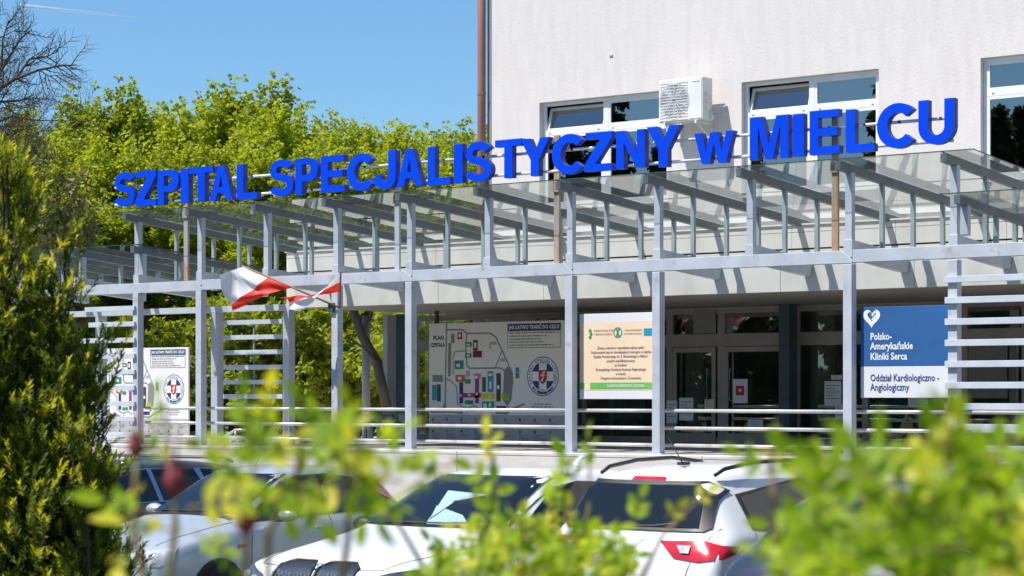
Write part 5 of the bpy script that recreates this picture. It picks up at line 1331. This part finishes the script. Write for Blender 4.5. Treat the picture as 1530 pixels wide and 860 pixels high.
# --- silver hatchback, nose to the camera
st = [(0.0,.48,.30,.52,.56,.36),(.03,.62,.22,.64,.69,.46),(.16,.74,.18,.72,.765,.54),(.45,.80,.17,.79,.86,.58),(.85,.82,.17,.86,.95,.60),(1.08,.83,.17,.88,1.0,.61),(1.22,.83,.17,.89,1.06,.60),(1.85,.83,.17,.92,1.42,.54),(2.15,.83,.17,.93,1.475,.54),(2.9,.83,.17,.95,1.46,.53),(3.4,.81,.18,.96,1.385,.51),(3.66,.79,.22,.92,1.06,.54),(3.80,.74,.30,.80,.88,.52),(3.84,.60,.38,.62,.70,.40)]
c = Car('silver hatchback with oval mirror and orange side repeater, left of the white crossover', 'parked_car', (-3.92, 21.23, 0), AN, st, 'csilver', CGR)
c.patch('windscreen', 'cglass', [(-.60,1.02),(.60,1.02),(.50,1.395),(-.50,1.395)], 'x', -1, .006, rings=8)
for s in (-1,1):
    c.patch('window_surround', 'trim', [(1.20,.945),(3.28,1.01),(3.46,1.13),(3.22,1.30),(2.55,1.39),(2.1,1.38),(1.85,1.32)], 'y', s, .003, rings=7)
    c.patch('side_window', 'cglass', [(1.42,.975),(2.30,1.0),(2.32,1.365),(2.08,1.36),(1.86,1.30)], 'y', s, .006, rings=7)
    c.patch('side_window', 'cglass', [(2.38,1.005),(3.25,1.03),(3.40,1.13),(3.18,1.28),(2.60,1.365),(2.40,1.368)], 'y', s, .006, rings=7)
    c.patch('headlight', 'lampclear', [(s*.34,.56),(s*.36,.66),(s*.58,.72),(s*.72,.745),(s*.735,.64),(s*.66,.57)], 'x', -1, .006, dens=.03)
    c.patch('side_repeater', 'orange', [(.98,.70),(1.09,.715),(1.10,.745),(1.0,.745)], 'y', s, .008, dens=.02, rings=3)
    c.patch('tail_light', 'lampred', [(s*.50,1.06),(s*.665,1.03),(s*.63,1.18),(s*.545,1.34),(s*.46,1.35),(s*.49,1.2)], 'x', 1, .012, dens=.03)
    c.patch('tail_light_wing', 'lampred', [(3.55,1.06),(3.66,1.04),(3.61,1.16),(3.53,1.27),(3.48,1.30),(3.51,1.2)], 'y', s, .012, dens=.03)
    c.mirror(1.55, s*.83, 1.01, s, 'csilver'); c.seam([(1.15,.30),(1.18,.75),(1.22,.93)], 'y', s); c.seam([(2.36,.3),(2.35,1.0)], 'y', s); c.handle(2.18, .86, s, 'csilver'); c.handle(3.0, .88, s, 'csilver')
    c.seam([(.20,s*.50),(.6,s*.60),(1.06,s*.66)], 'z')
c.patch('grille', 'trim', [(-.30,.50),(.30,.50),(.30,.58),(-.30,.58)], 'x', -1, .006, dens=.03)
c.patch('cowl', 'trim', [(1.06,-.62),(1.06,.62),(1.13,.62),(1.13,-.62)], 'z', 1, .006)
P = [c.hit(y, z, 'x', -1)[0]+Vector((-.015,0,.008)) for y, z in ((.42,1.03),(.1,1.035),(-.25,1.045))]; MB().tube(P, .007, 6).build('wiper', M['trim'], c.o)
MB().tube([(1.95,-.1,1.47),(2.28,-.1,1.86)], .0035, 5, .002).build('aerial', M['trim'], c.o)
wheels(c, (.74, 3.2), .29, .83)
MB().box(-.04,.01,-.26,.26,.36,.47).build('number_plate', M['white'], c.o, bevel=.004)
# --- white crossover, tail to the camera
st = [(0.0,.50,.30,.60,.66,.40),(.03,.66,.24,.78,.84,.52),(.16,.78,.20,.88,.94,.62),(.45,.85,.19,.93,1.0,.66),(.95,.88,.19,.96,1.06,.67),(1.28,.885,.19,.98,1.12,.67),(1.45,.885,.19,.99,1.18,.65),(2.05,.885,.19,1.01,1.47,.58),(2.4,.885,.19,1.02,1.535,.585),(3.2,.885,.19,1.05,1.53,.58),(3.72,.885,.19,1.08,1.49,.565),(3.86,.88,.20,1.06,1.44,.565),(4.05,.87,.22,1.0,1.10,.60),(4.16,.84,.28,.90,.96,.60),(4.20,.74,.34,.72,.80,.52)]
gx, gy = .845, 16.50
c = Car('white crossover car with black roof rails seen from behind', 'parked_car', (gx+4.15*nx, gy+4.15*ny, 0), AN+math.pi, st, 'cwhite', CGR)
c.o.scale = (1.0,.96,1.085)
c.patch('rear_window_surround', 'trim', [(-.69,1.12),(-.64,1.095),(.64,1.095),(.69,1.12),(.62,1.36),(.52,1.425),(-.52,1.425),(-.62,1.36)], 'x', 1, .014, rings=10)
c.patch('rear_window', 'cglass', [(-.60,1.115),(.60,1.115),(.545,1.35),(.48,1.395),(-.48,1.395),(-.545,1.35)], 'x', 1, .019, rings=8)
c.patch('brake_light', 'lampred', [(-.16,1.425),(.16,1.425),(.15,1.452),(-.15,1.452)], 'x', 1, .010, dens=.03, rings=3)
for s in (-1,1):
    c.patch('tail_light', 'lampred', [(s*.30,1.03),(s*.46,.92),(s*.68,.90),(s*.80,.915),(s*.805,1.01),(s*.68,1.04)], 'x', 1, .009, dens=.03)
    c.patch('tail_light_wing', 'lampred', [(4.10,.915),(3.92,.95),(3.86,1.0),(4.06,1.01)], 'y', s, .009, dens=.03)
    c.patch('reversing_light', 'lampclear', [(s*.47,1.0),(s*.52,.95),(s*.59,.95),(s*.59,1.0)], 'x', 1, .022, dens=.02, rings=3)
    c.patch('window_surround', 'trim', [(1.50,1.04),(3.25,1.07),(3.62,1.10),(3.60,1.34),(2.6,1.43),(2.2,1.40)], 'y', s, .003, rings=7)
    c.patch('side_window', 'cglass', [(1.60,1.06),(2.42,1.085),(2.46,1.40),(2.22,1.375)], 'y', s, .006, rings=7)
    c.patch('side_window', 'cglass', [(2.52,1.085),(3.22,1.105),(3.57,1.13),(3.55,1.32),(2.9,1.39),(2.56,1.40)], 'y', s, .006, rings=7)
    P = [(2.15,s*.55,1.48),(2.3,s*.56,1.525),(2.7,s*.565,1.56),(3.2,s*.56,1.553),(3.6,s*.55,1.515),(3.72,s*.54,1.475)]
    MB().tube(P, .015, 8).build('roof_rail', M['trim'], c.o, smooth=True)
    c.mirror(1.62, s*.90, 1.06, s, 'cwhite'); c.handle(3.35, .98, s, 'cwhite'); c.seam([(3.62,.5),(3.60,1.08)], 'y', s); c.seam([(2.48,.35),(2.50,1.06)], 'y', s)
    c.seam([(s*.74,1.12),(s*.62,.92),(s*.55,.72),(s*.50,.55)], 'x', 1)
MB().tube([(3.40,.02,1.545),(3.60,.02,1.73)], .0055, 6, .003).build('aerial', M['trim'], c.o)
MB().box(3.33,3.44,-.01,.05,1.528,1.552).build('aerial_base', M['trim'], c.o, bevel=.008)
P = [c.hit(y, z, 'x', 1)[0]+Vector((.015,0,.006)) for y, z in ((.0,1.12),(.2,1.125),(.42,1.15))]; MB().tube(P, .008, 6).build('wiper', M['trim'], c.o)
h = c.hit(0, .93, 'x', 1)[0]; MB().box(h.x, h.x+.012, -.26, .26, .72, .83).build('number_plate', M['white'], c.o, bevel=.004)
wheels(c, (.80, 3.38), .32, .885)
# --- black estate at the left, dark blue car at the lower right
def estate(label, loc, ang, paint, sc=1.0, rails=True, bright=True, tail=True):
    st = [(0.0,.50,.28,.55,.60,.40),(.03,.66,.22,.70,.75,.50),(.18,.80,.18,.80,.85,.60),(.5,.865,.17,.87,.93,.64),(1.0,.885,.17,.92,1.0,.65),(1.35,.89,.17,.94,1.06,.65),(1.50,.89,.17,.95,1.12,.63),(2.15,.89,.17,.97,1.42,.56),(2.5,.89,.17,.98,1.46,.56),(3.5,.885,.17,1.0,1.45,.55),(4.1,.87,.18,1.02,1.40,.54),(4.45,.85,.22,.98,1.08,.58),(4.58,.80,.30,.85,.92,.56),(4.62,.66,.38,.68,.75,.44)]
    c = Car(label, 'parked_car', loc, ang, st, paint, CGR)
    c.patch('windscreen', 'cglass', [(-.62,1.09),(.62,1.09),(.52,1.40),(-.52,1.40)], 'x', -1, .006, rings=8)
    c.patch('rear_window', 'cglass', [(-.60,1.10),(.60,1.10),(.52,1.36),(-.52,1.36)], 'x', 1, .006, rings=8)
    for s in (-1,1):
        c.patch('window_surround', 'chrome' if bright else 'trim', [(1.50,1.0),(4.0,1.04),(4.12,1.12),(3.85,1.36),(2.6,1.385),(2.2,1.36)], 'y', s, .003, rings=7)
        c.patch('side_window', 'cglass', [(1.60,1.015),(2.55,1.03),(2.58,1.37),(2.24,1.345)], 'y', s, .006, rings=7)
        c.patch('side_window', 'cglass', [(2.62,1.03),(3.35,1.045),(3.30,1.365),(2.65,1.37)], 'y', s, .006, rings=7)
        c.patch('side_window', 'cglass', [(3.42,1.045),(3.98,1.055),(4.08,1.12),(3.82,1.345),(3.40,1.36)], 'y', s, .006, rings=7)
        if rails: MB().tube([(2.2,s*.55,1.43),(2.35,s*.555,1.49),(3.0,s*.555,1.505),(3.8,s*.55,1.48),(3.95,s*.545,1.43)], .017, 8).build('roof_rail', M['chrome'], c.o, smooth=True)
        c.patch('headlight', 'lampclear', [(s*.42,.64),(s*.46,.73),(s*.70,.78),(s*.80,.78),(s*.78,.68),(s*.6,.63)], 'x', -1, .006, dens=.03)
        if tail: c.patch('tail_light', 'lampred', [(s*.60,.78),(s*.60,.93),(s*.80,.95),(s*.80,.80)], 'x', 1, .006, dens=.03)
        c.mirror(1.70, s*.91, 1.04, s, paint); c.handle(2.45, .88, s, paint); c.handle(3.25, .89, s, paint); c.seam([(1.45,.35),(1.50,.98)], 'y', s); c.seam([(2.60,.3),(2.60,1.0)], 'y', s)
        c.seam([(.20,s*.55),(.7,s*.66),(1.36,s*.70)], 'z')
    c.patch('grille', 'trim', [(-.35,.52),(.35,.52),(.38,.68),(-.38,.68)], 'x', -1, .006, dens=.03)
    wheels(c, (.84, 3.6), .31, .885)
    MB().box(-.03,.02,-.26,.26,.36,.46).build('number_plate', M['white'], c.o, bevel=.004)
    return c
estate('black estate car with bright window trim, half hidden by the evergreen shrub', (-6.1, 22.9, 0), AN, 'cblack')
bc = estate('dark blue car half hidden by the bright rose bush at the lower right', (1.968+4.62*nx, 14.14+4.62*ny, .0), AN+math.pi, 'cblue', rails=False, tail=False)
bc.o.scale = (1,1,1.1)

o = wthing('contrail', 'thin white contrail high in the blue sky at the upper left', 'contrail', at(120, 18, 5200), 0)
m, nt, out = new_mat('vapour'); d = N(nt,'ShaderNodeBsdfDiffuse'); d.inputs[0].default_value = (.9,.9,.9,1); tl = N(nt,'ShaderNodeBsdfTranslucent'); tl.inputs[0].default_value = (.9,.9,.9,1); tr = N(nt,'ShaderNodeBsdfTransparent')
a_ = N(nt,'ShaderNodeMixShader'); a_.inputs[0].default_value = .5; nt.links.new(d.outputs[0], a_.inputs[1]); nt.links.new(tl.outputs[0], a_.inputs[2])
tc_ = N(nt,'ShaderNodeTexCoord'); no_ = N(nt,'ShaderNodeTexNoise'); no_.inputs['Scale'].default_value = .02; nt.links.new(tc_.outputs['Object'], no_.inputs['Vector'])
mu_ = N(nt,'ShaderNodeMath', operation='MULTIPLY'); mu_.inputs[1].default_value = .5; nt.links.new(no_.outputs['Fac'], mu_.inputs[0])
b_ = N(nt,'ShaderNodeMixShader'); nt.links.new(mu_.outputs[0], b_.inputs[0]); nt.links.new(tr.outputs[0], b_.inputs[1]); nt.links.new(a_.outputs[0], b_.inputs[2]); nt.links.new(b_.outputs[0], out.inputs[0])
MB().tube([Vector(at(30,8,5200))-o.location, Vector(at(120,17,5200))-o.location, Vector(at(206,25,5200))-o.location], 4.5, 8, 1.2).build('vapour_trail', m, o, smooth=True)
# ------------------------------------------------------------------ light, sky, camera
w = bpy.data.worlds.new('World'); SC.world = w; w.use_nodes = True
nt = w.node_tree; nt.nodes.clear()
sky = nt.nodes.new('ShaderNodeTexSky'); sky.sky_type = 'NISHITA'; sky.sun_disc = False
sd = Vector((-.555,-.228,1.0)).normalized()
sky.sun_elevation = math.asin(sd.z); sky.sun_rotation = math.atan2(sd.x, sd.y)
sky.air_density = 1.0; sky.dust_density = .3; sky.ozone_density = 2.5
bg = nt.nodes.new('ShaderNodeBackground'); bg.inputs[1].default_value = .092
out = nt.nodes.new('ShaderNodeOutputWorld'); tint = nt.nodes.new('ShaderNodeMix'); tint.data_type = 'RGBA'; tint.blend_type = 'MULTIPLY'; tint.inputs[0].default_value = 1; tint.inputs[7].default_value = (.71,1.0,1.2,1)
nt.links.new(sky.outputs[0], tint.inputs[6]); nt.links.new(tint.outputs[2], bg.inputs[0]); nt.links.new(bg.outputs[0], out.inputs[0])
sun = bpy.data.lights.new('sun', 'SUN'); sun.energy = 5.0; sun.angle = R(.53); sun.color = (1, .95, .87)
so = bpy.data.objects.new('sun', sun); COL.objects.link(so); so.rotation_euler = (-sd).to_track_quat('-Z', 'Y').to_euler(); so.location = (-30,0,40)
cam = bpy.data.cameras.new('camera'); co = bpy.data.objects.new('camera', cam); COL.objects.link(co)
co.location = (0,0,ZC); co.rotation_euler = (R(90),0,0)
cam.sensor_width = 36; cam.lens = FPX/1530*36; cam.shift_y = 160/1530; cam.clip_start = .1; cam.clip_end = 6000
cam.dof.use_dof = True; cam.dof.focus_distance = 36; cam.dof.aperture_fstop = 5.6
SC.camera = co
vs = SC.view_settings; vs.view_transform = 'Standard'; vs.look = 'None'; vs.exposure = 0.42; vs.gamma = 1.0; vs.use_curve_mapping = False
SC.cycles.max_bounces = 8; SC.cycles.transparent_max_bounces = 16
